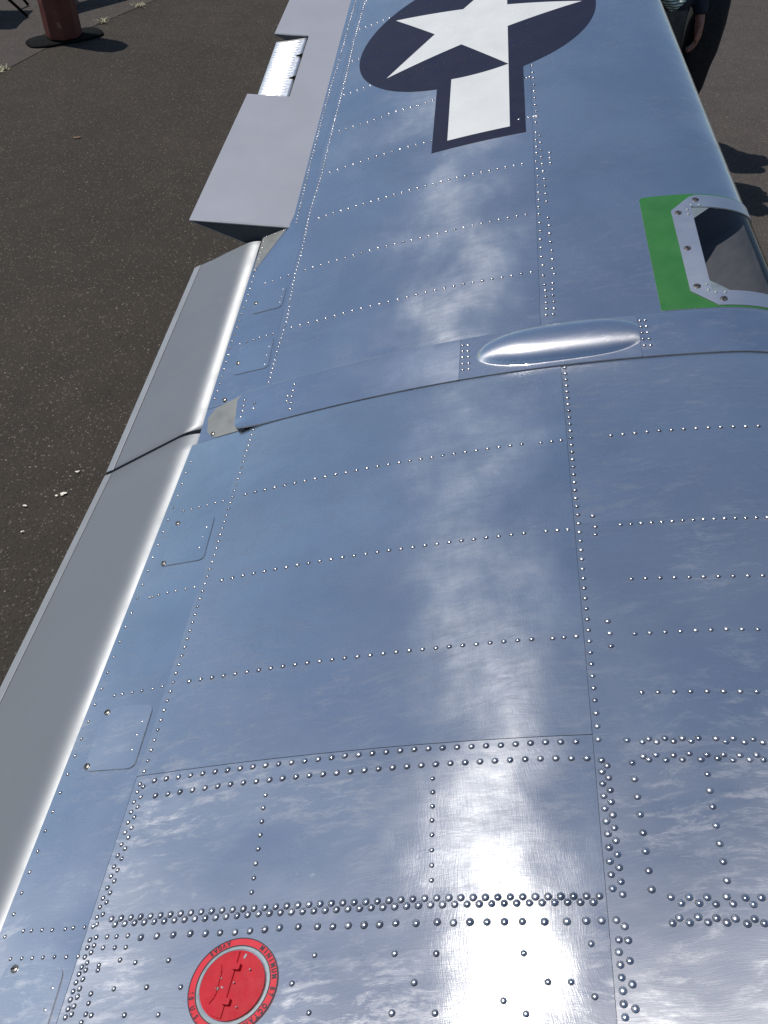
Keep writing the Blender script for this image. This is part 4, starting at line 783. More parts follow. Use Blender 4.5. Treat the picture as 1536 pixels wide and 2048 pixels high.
 (-0.4445,2.124,0.0034,0),(-0.3941,2.3413,0.0044,0),(-0.3732,2.3412,0.0044,0),(-0.3524,2.3411,0.0044,0),(-0.3315,2.341,0.0044,0),(-0.3106,2.3409,0.0044,0),(-0.2897,2.3408,0.0044,0),(-0.2688,2.3409,0.0044,0),(-0.248,2.3409,0.0044,0),(-0.2271,2.3409,0.0044,0),
 (-0.2062,2.3413,0.0044,0),(-0.1853,2.3418,0.0044,0),(-0.1645,2.3422,0.0044,0),(-0.1436,2.3426,0.0044,0),(-0.1227,2.343,0.0044,0),(-0.1018,2.3434,0.0044,0),(-0.081,2.3438,0.0044,0),(-0.0601,2.344,0.0044,0),(-0.0392,2.3443,0.0044,0),(-0.0183,2.3446,0.0044,0),
 (0.0025,2.3449,0.0044,0),(0.0234,2.3452,0.0044,0),(0.0443,2.3454,0.0044,0),(0.0652,2.3456,0.0044,0),(0.086,2.3459,0.0044,0),(0.1069,2.3461,0.0044,0),(0.1278,2.3463,0.0044,0),(0.1487,2.3466,0.0044,0),(-0.3917,2.5536,0.0044,0),(-0.369,2.5543,0.0044,0),
 (-0.3462,2.5549,0.0044,0),(-0.3234,2.5555,0.0044,0),(-0.3006,2.5561,0.0044,0),(-0.2778,2.5566,0.0044,0),(-0.2551,2.557,0.0044,0),(-0.2323,2.5574,0.0044,0),(-0.2095,2.5578,0.0044,0),(-0.1867,2.5582,0.0044,0),(-0.1639,2.5586,0.0044,0),(-0.1412,2.557,0.0044,0),
 (-0.1185,2.5549,0.0044,0),(-0.0958,2.5528,0.0044,0),(-0.3928,2.7697,0.0044,0),(-0.3707,2.7684,0.0044,0),(-0.3485,2.7671,0.0044,0),(-0.3264,2.7658,0.0044,0),(-0.3042,2.7645,0.0044,0),(-0.282,2.7631,0.0044,0),(-0.2602,2.766,0.0044,0),(-0.2386,2.7708,0.0044,0),
 (-0.2166,2.7713,0.0044,0),(-0.1944,2.7698,0.0044,0),(-0.1723,2.7684,0.0044,0),(-0.1501,2.767,0.0044,0),(-0.1281,2.7695,0.0044,0),(-0.1061,2.7725,0.0044,0),(-0.405,2.9825,0.0042,0),(-0.3835,2.9825,0.0042,0),(-0.362,2.9825,0.0042,0),(-0.3405,2.9825,0.0042,0),
 (-0.319,2.9825,0.0042,0),(-0.2975,2.9825,0.0042,0),(-0.276,2.9825,0.0042,0),(-0.2545,2.9825,0.0042,0),(-0.233,2.9825,0.0042,0),(-0.2115,2.9825,0.0042,0),(-0.19,2.9825,0.0042,0),(-0.1685,2.9825,0.0042,0),(-0.147,2.9825,0.0042,0),(-0.1255,2.9825,0.0042,0),
 (-0.104,2.9825,0.0042,0),(-0.0825,2.9825,0.0042,0),(-0.061,2.9825,0.0042,0),(-0.0395,2.9825,0.0042,0),(-0.018,2.9825,0.0042,0),(0.0035,2.9825,0.0042,0),(0.025,2.9825,0.0042,0),(0.0465,2.9825,0.0042,0),(0.068,2.9825,0.0042,0),(0.0895,2.9825,0.0042,0),
 (0.111,2.9825,0.0042,0),(0.1325,2.9825,0.0042,0),(0.154,2.9825,0.0042,0),(-0.405,3.1965,0.0042,0),(-0.3835,3.1965,0.0042,0),(-0.362,3.1965,0.0042,0),(-0.3405,3.1965,0.0042,0),(-0.319,3.1965,0.0042,0),(-0.2975,3.1965,0.0042,0),(-0.276,3.1965,0.0042,0),
 (-0.2545,3.1965,0.0042,0),(-0.233,3.1965,0.0042,0),(-0.2115,3.1965,0.0042,0),(-0.19,3.1965,0.0042,0),(-0.1685,3.1965,0.0042,0),(-0.147,3.1965,0.0042,0),(-0.1255,3.1965,0.0042,0),(-0.104,3.1965,0.0042,0),(-0.0825,3.1965,0.0042,0),(-0.061,3.1965,0.0042,0),
 (-0.0395,3.1965,0.0042,0),(-0.018,3.1965,0.0042,0),(0.0035,3.1965,0.0042,0),(0.025,3.1965,0.0042,0),(0.0465,3.1965,0.0042,0),(0.068,3.1965,0.0042,0),(0.0895,3.1965,0.0042,0),(0.111,3.1965,0.0042,0),(0.1325,3.1965,0.0042,0),(0.154,3.1965,0.0042,0),
 (-0.405,3.4115,0.0042,0),(-0.3835,3.4115,0.0042,0),(-0.362,3.4115,0.0042,0),(-0.3405,3.4115,0.0042,0),(-0.319,3.4115,0.0042,0),(-0.2975,3.4115,0.0042,0),(-0.276,3.4115,0.0042,0),(-0.2545,3.4115,0.0042,0),(-0.233,3.4115,0.0042,0),(-0.2115,3.4115,0.0042,0),
 (-0.19,3.4115,0.0042,0),(-0.1685,3.4115,0.0042,0),(-0.147,3.4115,0.0042,0),(-0.1255,3.4115,0.0042,0),(-0.104,3.4115,0.0042,0),(-0.0825,3.4115,0.0042,0),(-0.061,3.4115,0.0042,0),(-0.0395,3.4115,0.0042,0),(-0.018,3.4115,0.0042,0),(0.0035,3.4115,0.0042,0),
 (0.025,3.4115,0.0042,0),(0.0465,3.4115,0.0042,0),(0.068,3.4115,0.0042,0),(0.0895,3.4115,0.0042,0),(0.111,3.4115,0.0042,0),(0.1325,3.4115,0.0042,0),(0.154,3.4115,0.0042,0),(-0.405,3.6265,0.0042,0),(-0.3835,3.6265,0.0042,0),(-0.362,3.6265,0.0042,0),
 (-0.3405,3.6265,0.0042,0),(-0.319,3.6265,0.0042,0),(-0.2975,3.6265,0.0042,0),(-0.276,3.6265,0.0042,0),(-0.2545,3.6265,0.0042,0),(-0.233,3.6265,0.0042,0),(-0.2115,3.6265,0.0042,0),(-0.19,3.6265,0.0042,0),(-0.1685,3.6265,0.0042,0),(-0.147,3.6265,0.0042,0),
 (-0.1255,3.6265,0.0042,0),(-0.104,3.6265,0.0042,0),(-0.0825,3.6265,0.0042,0),(-0.061,3.6265,0.0042,0),(-0.0395,3.6265,0.0042,0),(-0.018,3.6265,0.0042,0),(0.0035,3.6265,0.0042,0),(0.025,3.6265,0.0042,0),(0.0465,3.6265,0.0042,0),(0.068,3.6265,0.0042,0),
 (0.0895,3.6265,0.0042,0),(0.111,3.6265,0.0042,0),(0.1325,3.6265,0.0042,0),(0.154,3.6265,0.0042,0),(-0.405,3.8415,0.0042,0),(-0.3835,3.8415,0.0042,0),(-0.362,3.8415,0.0042,0),(-0.3405,3.8415,0.0042,0),(-0.319,3.8415,0.0042,0),(-0.2975,3.8415,0.0042,0),
 (-0.276,3.8415,0.0042,0),(-0.2545,3.8415,0.0042,0),(-0.233,3.8415,0.0042,0),(-0.2115,3.8415,0.0042,0),(-0.19,3.8415,0.0042,0),(-0.1685,3.8415,0.0042,0),(-0.147,3.8415,0.0042,0),(-0.1255,3.8415,0.0042,0),(-0.104,3.8415,0.0042,0),(-0.0825,3.8415,0.0042,0),
 (-0.061,3.8415,0.0042,0),(-0.0395,3.8415,0.0042,0),(-0.018,3.8415,0.0042,0),(0.0035,3.8415,0.0042,0),(0.025,3.8415,0.0042,0),(0.0465,3.8415,0.0042,0),(0.068,3.8415,0.0042,0),(0.0895,3.8415,0.0042,0),(0.111,3.8415,0.0042,0),(0.1325,3.8415,0.0042,0),
 (0.154,3.8415,0.0042,0),(-0.405,4.0565,0.0042,0),(-0.3835,4.0565,0.0042,0),(-0.362,4.0565,0.0042,0),(-0.3405,4.0565,0.0042,0),(-0.319,4.0565,0.0042,0),(-0.2975,4.0565,0.0042,0),(-0.276,4.0565,0.0042,0),(-0.2545,4.0565,0.0042,0),(-0.233,4.0565,0.0042,0),
 (-0.2115,4.0565,0.0042,0),(-0.19,4.0565,0.0042,0),(-0.1685,4.0565,0.0042,0),(-0.147,4.0565,0.0042,0),(-0.1255,4.0565,0.0042,0),(-0.104,4.0565,0.0042,0),(-0.0825,4.0565,0.0042,0),(-0.061,4.0565,0.0042,0),(-0.0395,4.0565,0.0042,0),(-0.018,4.0565,0.0042,0),
 (0.0035,4.0565,0.0042,0),(0.025,4.0565,0.0042,0),(0.0465,4.0565,0.0042,0),(0.068,4.0565,0.0042,0),(0.0895,4.0565,0.0042,0),(0.111,4.0565,0.0042,0),(0.1325,4.0565,0.0042,0),(0.154,4.0565,0.0042,0),(0.1862,2.0873,0.0042,0),(0.1871,2.0549,0.0042,0),
 (0.1863,2.0226,0.0042,0),(0.1866,1.9916,0.0042,0),(0.1869,1.9583,0.0042,0),(0.1893,1.927,0.0042,0),(0.1894,1.8907,0.0042,0),(0.1912,1.8582,0.0042,0),(0.1923,1.8383,0.0042,0),(0.1927,1.818,0.0042,0),(0.1926,1.7972,0.0042,0),(0.1926,1.7775,0.0042,0),
 (0.1915,1.7574,0.0042,0),(0.2038,2.169,0.0042,0),(0.2059,2.1018,0.0042,0),(0.2078,2.0708,0.0042,0),(0.2074,2.04,0.0042,0),(0.2091,2.0074,0.0042,0),(0.2108,1.9753,0.0042,0),(0.2109,1.9443,0.0042,0),(0.2103,1.9104,0.0042,0),(0.2134,1.8903,0.0042,0),
 (0.2085,1.8594,0.0042,0),(0.2078,1.8382,0.0042,0),(0.2076,1.818,0.0042,0),(0.209,1.7969,0.0042,0),(0.2087,1.7748,0.0042,0),(0.2065,1.7558,0.0042,0),(0.1774,3.0612,0.0042,0),(0.181,3.009,0.0042,0),(0.1822,2.9543,0.0042,0),(0.1839,2.8933,0.0042,0),
 (0.1842,2.8389,0.0042,0),(0.1848,2.7984,0.0042,0),(0.1862,2.7668,0.0042,0),(0.1868,2.7278,0.0042,0),(0.1867,2.6937,0.0042,0),(0.1873,2.6573,0.0042,0),(0.1878,2.6202,0.0042,0),(0.1898,2.5872,0.0042,0),(0.1878,2.5623,0.0042,0),(0.1878,2.5309,0.0042,0),
 (0.1866,2.482,0.0042,0),(0.1858,2.4461,0.0042,0),(0.1863,2.414,0.0042,0),(0.1863,2.3848,0.0042,0),(0.1841,2.3477,0.0042,0),(0.1864,2.3133,0.0042,0),(0.1869,2.28,0.0042,0),(0.186,2.2424,0.0042,0),(0.1864,2.2104,0.0042,0),(0.1868,2.1789,0.0042,0),
 (0.1855,2.1505,0.0042,0),(0.1853,2.1213,0.0042,0),(0.196,2.4632,0.0042,0),(0.1971,2.4306,0.0042,0),(0.198,2.3951,0.0042,0),(0.1972,2.363,0.0042,0),(0.1988,2.3319,0.0042,0),(0.2004,2.298,0.0042,0),(0.2024,2.2634,0.0042,0),(0.2027,2.2322,0.0042,0),
 (0.2036,2.2002,0.0042,0),(0.2044,2.1678,0.0042,0),(0.2064,2.1006,0.0042,0),(0.2078,2.0699,0.0042,0),(0.2085,2.0388,0.0042,0),(0.2091,2.0074,0.0042,0),(0.2191,2.3759,0.0042,0),(0.2189,2.3519,0.0042,0),(0.2194,2.3292,0.0042,0),(0.1586,2.7773,0.0042,0),
 (0.1671,2.774,0.0042,0),(0.1758,2.7764,0.0042,0),(0.1683,2.5628,0.0042,0),(0.1434,2.5616,0.0042,0),(0.1825,2.5629,0.0042,0),(0.1918,2.5597,0.0042,0),(0.1773,3.0985,0.0042,0),(0.1768,3.1565,0.0042,0),(0.1762,3.2161,0.0042,0),(-0.4247,1.7329,0.0036,0),
 (-0.4245,1.7473,0.0036,0),(-0.4243,1.7617,0.0036,0),(-0.424,1.7761,0.0036,0),(-0.4238,1.7905,0.0036,0),(-0.4235,1.8049,0.0036,0),(-0.4233,1.8192,0.0036,0),(-0.4226,1.8336,0.0036,0),(-0.4218,1.848,0.0036,0),(-0.4211,1.8624,0.0036,0),(-0.4204,1.8767,0.0036,0),
 (-0.4196,1.8911,0.0036,0),(-0.4189,1.9055,0.0036,0),(-0.4181,1.9199,0.0036,0),(-0.4174,1.9342,0.0036,0),(-0.4169,1.9486,0.0036,0),(-0.4177,1.963,0.0036,0),(-0.4185,1.9773,0.0036,0),(-0.4193,1.9917,0.0036,0),(-0.42,2.0061,0.0036,0),(-0.4208,2.0205,0.0036,0),
 (-0.4216,2.0348,0.0036,0),(-0.4224,2.0492,0.0036,0),(-0.4232,2.0636,0.0036,0),(-0.424,2.0779,0.0036,0),(-0.4247,2.0923,0.0036,0),(-0.4248,2.1067,0.0036,0),(-0.4245,2.1211,0.0036,0),(-0.4242,2.1355,0.0036,0),(-0.4239,2.1498,0.0036,0),(-0.4236,2.1642,0.0036,0),
 (-0.4233,2.1786,0.0036,0),(-0.423,2.193,0.0036,0),(-0.4227,2.2074,0.0036,0),(-0.4224,2.2218,0.0036,0),(-0.4221,2.2362,0.0036,0),(-0.4223,2.2506,0.0036,0),(-0.4227,2.265,0.0036,0),(-0.4231,2.2793,0.0036,0),(-0.4235,2.2937,0.0036,0),(-0.4239,2.3081,0.0036,0),
 (-0.4243,2.3225,0.0036,0),(-0.4247,2.3369,0.0036,0),(-0.4251,2.3513,0.0036,0),(-0.4254,2.3657,0.0036,0),(-0.4258,2.38,0.0036,0),(-0.4255,2.3944,0.0036,0),(-0.4247,2.4088,0.0036,0),(-0.424,2.4232,0.0036,0),(-0.4232,2.4375,0.0036,0),(-0.4224,2.4519,0.0036,0),
 (-0.4217,2.4663,0.0036,0),(-0.4209,2.4806,0.0036,0),(-0.4202,2.495,0.0036,0),(-0.4194,2.5094,0.0036,0),(-0.4186,2.5238,0.0036,0),(-0.4179,2.5381,0.0036,0),(-0.4171,2.5525,0.0036,0),(-0.417,2.5669,0.0036,0),(-0.4171,2.5813,0.0036,0),(-0.4172,2.5957,0.0036,0),
 (-0.4173,2.6101,0.0036,0),(-0.4174,2.6245,0.0036,0),(-0.4175,2.6388,0.0036,0),(-0.4176,2.6532,0.0036,0),(-0.4177,2.6676,0.0036,0),(-0.4178,2.682,0.0036,0),(-0.4179,2.6964,0.0036,0),(-0.418,2.7108,0.0036,0),(-0.4181,2.7252,0.0036,0),(-0.4182,2.7396,0.0036,0),
 (-0.4183,2.754,0.0036,0),(-0.4184,2.7684,0.0036,0),(-0.4182,2.7828,0.0036,0),(-0.418,2.7972,0.0036,0),(-0.4178,2.8115,0.0036,0),(-0.4176,2.8259,0.0036,0),(-0.4174,2.8403,0.0036,0),(-0.4172,2.8547,0.0036,0),(-0.417,2.8691,0.0036,0),(-0.4168,2.8835,0.0036,0),
 (-0.4166,2.8979,0.0036,0),(-0.4164,2.9123,0.0036,0),(-0.4162,2.9267,0.0036,0),(-0.4161,2.9411,0.0036,0),(-0.4159,2.9554,0.0036,0),(-0.4157,2.9698,0.0036,0),(-0.4155,2.9842,0.0036,0),(-0.4153,2.9986,0.0036,0),(-0.4151,3.013,0.0036,0),(-0.4149,3.0274,0.0036,0),
 (-0.4147,3.0418,0.0036,0),(-0.4145,3.0562,0.0036,0),(-0.4143,3.0706,0.0036,0),(-0.4143,3.085,0.0036,0),(-0.4145,3.0993,0.0036,0),(-0.4146,3.1137,0.0036,0),(-0.4147,3.1281,0.0036,0),(-0.4148,3.1425,0.0036,0),(-0.415,3.1569,0.0036,0),(-0.4151,3.1713,0.0036,0),
 (-0.4152,3.1857,0.0036,0),(-0.4153,3.2001,0.0036,0),(-0.4155,3.2145,0.0036,0),(-0.4156,3.2289,0.0036,0),(-0.4157,3.2433,0.0036,0),(-0.4158,3.2576,0.0036,0),(-0.416,3.272,0.0036,0),(-0.4161,3.2864,0.0036,0),(-0.4162,3.3008,0.0036,0),(-0.4163,3.3152,0.0036,0),
 (-0.4165,3.3296,0.0036,0),(-0.4164,3.344,0.0036,0),(-0.416,3.3584,0.0036,0),(-0.4157,3.3728,0.0036,0),(-0.4154,3.3872,0.0036,0),(-0.415,3.4015,0.0036,0),(-0.4147,3.4159,0.0036,0),(-0.4144,3.4303,0.0036,0),(-0.4141,3.4447,0.0036,0),(-0.4137,3.4591,0.0036,0),
 (-0.4134,3.4735,0.0036,0),(-0.4131,3.4879,0.0036,0),(-0.4127,3.5023,0.0036,0),(-0.4124,3.5166,0.0036,0),(-0.4121,3.531,0.0036,0),(-0.4117,3.5454,0.0036,0),(-0.4114,3.5598,0.0036,0),(-0.4111,3.5742,0.0036,0),(-0.4108,3.5886,0.0036,0),(-0.4104,3.603,0.0036,0),
 (-0.4101,3.6174,0.0036,0),(-0.4098,3.6317,0.0036,0),(-0.4098,3.6461,0.0036,0),(-0.4098,3.6605,0.0036,0),(-0.4098,3.6749,0.0036,0),(-0.4099,3.6893,0.0036,0),(-0.4099,3.7037,0.0036,0),(-0.4099,3.7181,0.0036,0),(-0.41,3.7325,0.0036,0),(-0.41,3.7469,0.0036,0),
 (-0.41,3.7613,0.0036,0),(-0.4101,3.7757,0.0036,0),(-0.4101,3.7901,0.0036,0),(-0.4101,3.8044,0.0036,0),(-0.4102,3.8188,0.0036,0),(-0.4102,3.8332,0.0036,0),(-0.4102,3.8476,0.0036,0),(-0.4103,3.862,0.0036,0),(-0.4103,3.8764,0.0036,0),(-0.4614,2.3571,0.0032,0),
 (-0.4616,2.3719,0.0032,0),(-0.4618,2.3866,0.0032,0),(-0.462,2.4014,0.0032,0),(-0.4622,2.4161,0.0032,0),(-0.4624,2.4308,0.0032,0),(-0.4626,2.4456,0.0032,0),(-0.4628,2.4603,0.0032,0),(-0.463,2.4751,0.0032,0),(-0.4632,2.4898,0.0032,0),(-0.4634,2.5045,0.0032,0),
 (-0.4636,2.5193,0.0032,0),(-0.4638,2.534,0.0032,0),(-0.464,2.5488,0.0032,0),(-0.4642,2.5635,0.0032,0),(-0.4644,2.5783,0.0032,0),(-0.4646,2.593,0.0032,0),(-0.4648,2.6077,0.0032,0),(-0.465,2.6225,0.0032,0),(-0.465,2.6372,0.0032,0),(-0.465,2.652,0.0032,0),
 (-0.465,2.6667,0.0032,0),(-0.4649,2.6814,0.0032,0),(-0.4649,2.6962,0.0032,0),(-0.4649,2.7109,0.0032,0),(-0.4649,2.7257,0.0032,0),(-0.4649,2.7404,0.0032,0),(-0.4649,2.7552,0.0032,0),(-0.4649,2.7699,0.0032,0),(-0.4648,2.7846,0.0032,0),(-0.4648,2.7994,0.0032,0),
 (-0.4648,2.8141,0.0032,0),(-0.4648,2.8289,0.0032,0),(-0.4648,2.8436,0.0032,0),(-0.4648,2.8583,0.0032,0),(-0.4648,2.8731,0.0032,0),(-0.4647,2.8878,0.0032,0),(-0.4647,2.9026,0.0032,0),(-0.4647,2.9173,0.0032,0),(-0.4647,2.9321,0.0032,0),(-0.4647,2.9468,0.0032,0),
 (-0.4644,2.9615,0.0032,0),(-0.464,2.9763,0.0032,0),(-0.4637,2.991,0.0032,0),(-0.4633,3.0057,0.0032,0),(-0.463,3.0205,0.0032,0),(-0.4626,3.0352,0.0032,0),(-0.4623,3.05,0.0032,0),(-0.4619,3.0647,0.0032,0),(-0.4616,3.0794,0.0032,0),(-0.4612,3.0942,0.0032,0),
 (-0.4609,3.1089,0.0032,0),(-0.4605,3.1237,0.0032,0),(-0.4602,3.1384,0.0032,0),(-0.4598,3.1531,0.0032,0),(-0.4595,3.1679,0.0032,0),(-0.4591,3.1826,0.0032,0),(-0.4588,3.1973,0.0032,0),(-0.4584,3.2121,0.0032,0),(-0.4581,3.2268,0.0032,0),(-0.4577,3.2416,0.0032,0),
 (-0.4573,3.2563,0.0032,0),(-0.457,3.271,0.0032,0),(-0.4566,3.2858,0.0032,0),(-0.4564,3.3005,0.0032,0),(-0.4562,3.3152,0.0032,0),(-0.4559,3.33,0.0032,0),(-0.4557,3.3447,0.0032,0),(-0.4555,3.3595,0.0032,0),(-0.4552,3.3742,0.0032,0),(-0.455,3.3889,0.0032,0),
 (-0.4548,3.4037,0.0032,0),(-0.4546,3.4184,0.0032,0),(-0.4543,3.4332,0.0032,0),(-0.4541,3.4479,0.0032,0),(-0.4539,3.4626,0.0032,0),(-0.4537,3.4774,0.0032,0),(-0.4534,3.4921,0.0032,0),(-0.4532,3.5069,0.0032,0),(-0.453,3.5216,0.0032,0),(-0.4527,3.5363,0.0032,0),
 (-0.4525,3.5511,0.0032,0),(-0.4523,3.5658,0.0032,0),(-0.4521,3.5806,0.0032,0),(-0.4518,3.5953,0.0032,0),(-0.4516,3.61,0.0032,0),(-0.4514,3.6248,0.0032,0),(-0.4512,3.6395,0.0032,0),(-0.4509,3.6543,0.0032,0),(-0.4507,3.669,0.0032,0),(-0.4507,3.6838,0.0032,0),
 (-0.4507,3.6985,0.0032,0),(-0.4507,3.7132,0.0032,0),(-0.4507,3.728,0.0032,0),(-0.4507,3.7427,0.0032,0),(-0.4507,3.7575,0.0032,0),(-0.4507,3.7722,0.0032,0),(-0.4507,3.7869,0.0032,0),(-0.4507,3.8017,0.0032,0),(-0.4506,3.8164,0.0032,0),(-0.4506,3.8312,0.0032,0),
 (-0.4506,3.8459,0.0032,0),(-0.4506,3.8607,0.0032,0),(-0.4506,3.8754,0.0032,0),(-0.4506,3.8901,0.0032,0),(-0.4957,2.3401,0.0034,0),(-0.5202,2.3385,0.0034,0),(-0.5447,2.3388,0.0034,0),(-0.5502,2.3198,0.0034,0),(-0.5502,2.2953,0.0034,0),(-0.5503,2.2708,0.0034,0),
 (-0.5504,2.2463,0.0034,0),(-0.5505,2.2218,0.0034,0),(-0.5505,2.1973,0.0034,0),(-0.5506,2.1728,0.0034,0),(-0.5507,2.1483,0.0034,0),(-0.5507,2.1237,0.0034,0),(-0.5508,2.0992,0.0034,0),(-0.5509,2.0747,0.0034,0),(-0.5521,2.0502,0.0034,0),(-0.5534,2.0258,0.0034,0),
 (-0.5547,2.0013,0.0034,0),(-0.556,1.9768,0.0034,0),(-0.5572,1.9523,0.0034,0),(-0.5583,1.9279,0.0034,0),(-0.5582,1.9033,0.0034,0),(-0.5581,1.8788,0.0034,0),(-0.558,1.8543,0.0034,0),(-0.5579,1.8298,0.0034,0),(-0.5578,1.8053,0.0034,0),(-0.5577,1.7808,0.0034,0),
 (-0.5583,1.7563,0.0034,0),(-0.559,1.7318,0.0034,0),(0.0173,1.6987,0.004,1),(0.0285,1.6966,0.004,1),(0.0174,1.6808,0.004,1),(0.0284,1.6787,0.004,1),(0.0179,1.6623,0.004,1),(0.03,1.6607,0.004,1),(0.0185,1.6424,0.004,1),(0.031,1.6407,0.004,1),
 (0.0196,1.6241,0.004,1),(0.032,1.6233,0.004,1),(0.3783,1.7022,0.004,1),(0.3883,1.7024,0.004,1),(0.3785,1.6837,0.004,1),(0.3894,1.6838,0.004,1),(0.3787,1.6654,0.004,1),(0.3894,1.6648,0.004,1),(0.3793,1.6466,0.004,1),(0.3909,1.6459,0.004,1),
 (0.3798,1.6273,0.004,1),(0.3918,1.6265,0.004,1),(-0.4745,1.6906,0.004,1),(-0.4732,1.672,0.004,1),(-0.4724,1.6562,0.004,1),(-0.4727,1.6371,0.004,1),(-0.4469,1.6707,0.004,1),(-0.4461,1.6542,0.004,1),(-0.3562,1.6961,0.004,1),(-0.3565,1.6766,0.004,1),
 (-0.3667,1.664,0.004,1),(-0.3553,1.6584,0.004,1),(-0.3663,1.6477,0.004,1),(-0.3551,1.6391,0.004,1),(-0.3536,1.6197,0.004,1),(-0.4489,2.0709,0.0034,0),(-0.4488,2.0439,0.0034,0),(-0.4488,2.021,0.0034,0),(-0.4476,1.8601,0.0034,0),(-0.4485,1.8312,0.0034,0),
 (-0.4476,1.7995,0.0034,0),
]
PX1, PY1 = 1.54, 5.70
CLOTH = (1.545, 5.50, 1.09)
BAGX, BAGY = 1.87, 5.80
# ------------------------------------------------------------------ landing light in the front edge
ll = empty('landing_light', tuple(Wd(v2w(.56, 1.93), 1.93))); ll.parent = wing
def lloop(L): return L
WLE = lambda s, th=2.0: float(vle(s))-RN+RN*th
def wl(v, s): return (v2w(v, s), s)
grn = [wl(.4260, 1.7300)]+[(w, 1.7300) for w in np.linspace(v2w(.45, 1.73), WLE(1.73), 22)]+[(w, 2.1330) for w in np.linspace(WLE(2.133), v2w(.45, 2.133), 22)]+[wl(.4330, 2.1328), wl(.4235, 2.1290), wl(.4178, 2.1200), wl(.4195, 2.05)]
wgrn = [wl(.5275, 1.7520)]+[(w, 1.7520) for w in np.linspace(v2w(.54, 1.752), WLE(1.752), 20)[:-1]]
# painted field: an open frame round the opening, three sides
def strip3(name, outer, inner, off, th, mat, h=.016):
    """plate between an outer outline and the light opening, both running open to the front edge"""
    return sheet(name, outer+inner, off, th, mat, ll, h=h, wcoord=True)
in_edge = [(w, 2.1040) for w in np.linspace(WLE(2.104), v2w(.5270, 2.104), 20)]+[(w, 1.7520) for w in np.linspace(v2w(.5270, 1.752), WLE(1.752), 20)]
go = [(w, 2.1330) for w in np.linspace(v2w(.4400, 2.133), WLE(2.133), 26)]
gi = [(w, 1.7300) for w in np.linspace(WLE(1.73), v2w(.4240, 1.73), 26)]
strip3('painted_surround', gi+[wl(.4205, 1.93), wl(.4176, 2.118)]+[wl(.4190, 2.1260), wl(.4250, 2.1312)]+go, in_edge, .0010, .0012, M['green'])
fo = [wl(.4886, 1.7829), wl(.4833, 2.0678), wl(.5290, 2.1175)]+[(w, 2.1255) for w in np.linspace(v2w(.545, 2.12), WLE(2.12, 1.95), 22)]
fi = [(w, 1.7345) for w in np.linspace(WLE(1.735, 1.95), v2w(.5384, 1.735), 22)]
inn = [(w, 2.0790) for w in np.linspace(WLE(2.079, 1.95), v2w(.5292, 2.079), 20)]+[(w, 1.7803) for w in np.linspace(v2w(.5318, 1.78), WLE(1.78, 1.95), 20)]
strip3('cover_frame', fi+fo, inn, .0034, .0034, M['frame'])
for g3 in ([(.5274, 2.0785), (.5705, 2.0785), (.5278, 2.0355)], [(.5315, 1.8170), (.5720, 1.7810), (.5314, 1.7808)]):
    sheet('corner_gusset', g3, .0012, .001, M['ringgrey'], ll, h=.012)
for v, s in ((.5431, 2.106), (.4985, 2.058), (.5013, 1.9264), (.5040, 1.7969), (.551, 1.7530)):
    disc_on('cover_screw', v, s, .0105, .0036, M['darkmetal'], ll, .0012, 14, True, .0006)
for v, s in ((.5307, 2.0860), (.5495, 2.0860), (.5198, 2.0686), (.5200, 2.0511), (.5243, 1.8016), (.5250, 1.7839), (.5388, 1.7743), (.5573, 1.7743)):
    disc_on('cover_rivet', v, s, .0042, .0034, M['ringgrey'], ll, .0018, 10, False, .0012)
# clear cover following the nose
ws = np.linspace(0, 1, 40); ss = np.linspace(1.756, 2.100, 24); V, F = [], []
for s in ss:
    a, b = v2w(.530, s), WLE(s, 2.05)
    V += list(Wd(a+(b-a)*ws, s, .0006))
n = len(ws)
F = [(j*n+i, j*n+i+1, (j+1)*n+i+1, (j+1)*n+i) for j in range(len(ss)-1) for i in range(n-1)]
mesh('clear_cover', V, F, M['glass'], ll)
# the bay: dark outboard wall, aft wall, pale floor, and the lamp
def bay(w, s, d): return Wd(w, s, -.002)-N_*SC*d
def depth_at(v, s): return .150*max(0, min(1, (float(vle(s))-.012-v)/.16))**.62+.004
vs_ = np.linspace(.5255, .690, 24)
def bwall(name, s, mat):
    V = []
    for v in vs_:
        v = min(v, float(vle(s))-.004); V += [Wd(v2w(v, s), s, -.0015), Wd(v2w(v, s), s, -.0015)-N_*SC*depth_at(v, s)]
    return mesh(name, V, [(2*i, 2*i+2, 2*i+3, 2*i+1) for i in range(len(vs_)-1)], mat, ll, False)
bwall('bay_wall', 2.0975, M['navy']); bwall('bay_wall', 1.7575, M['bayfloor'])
V, F = [], []
for s in np.linspace(1.7575, 2.0975, 8):
    for v in vs_:
        v = min(v, float(vle(s))-.004); V.append(Wd(v2w(v, s), s, -.0015)-N_*SC*depth_at(v, s))
n = len(vs_)
F = [(j*n+i, j*n+i+1, (j+1)*n+i+1, (j+1)*n+i) for j in range(7) for i in range(n-1)]
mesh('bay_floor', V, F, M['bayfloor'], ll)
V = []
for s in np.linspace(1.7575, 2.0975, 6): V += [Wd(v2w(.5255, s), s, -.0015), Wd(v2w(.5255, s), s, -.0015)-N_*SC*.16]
mesh('bay_wall', V, [(2*i, 2*i+1, 2*i+3, 2*i+2) for i in range(5)], M['navy'], ll, False)

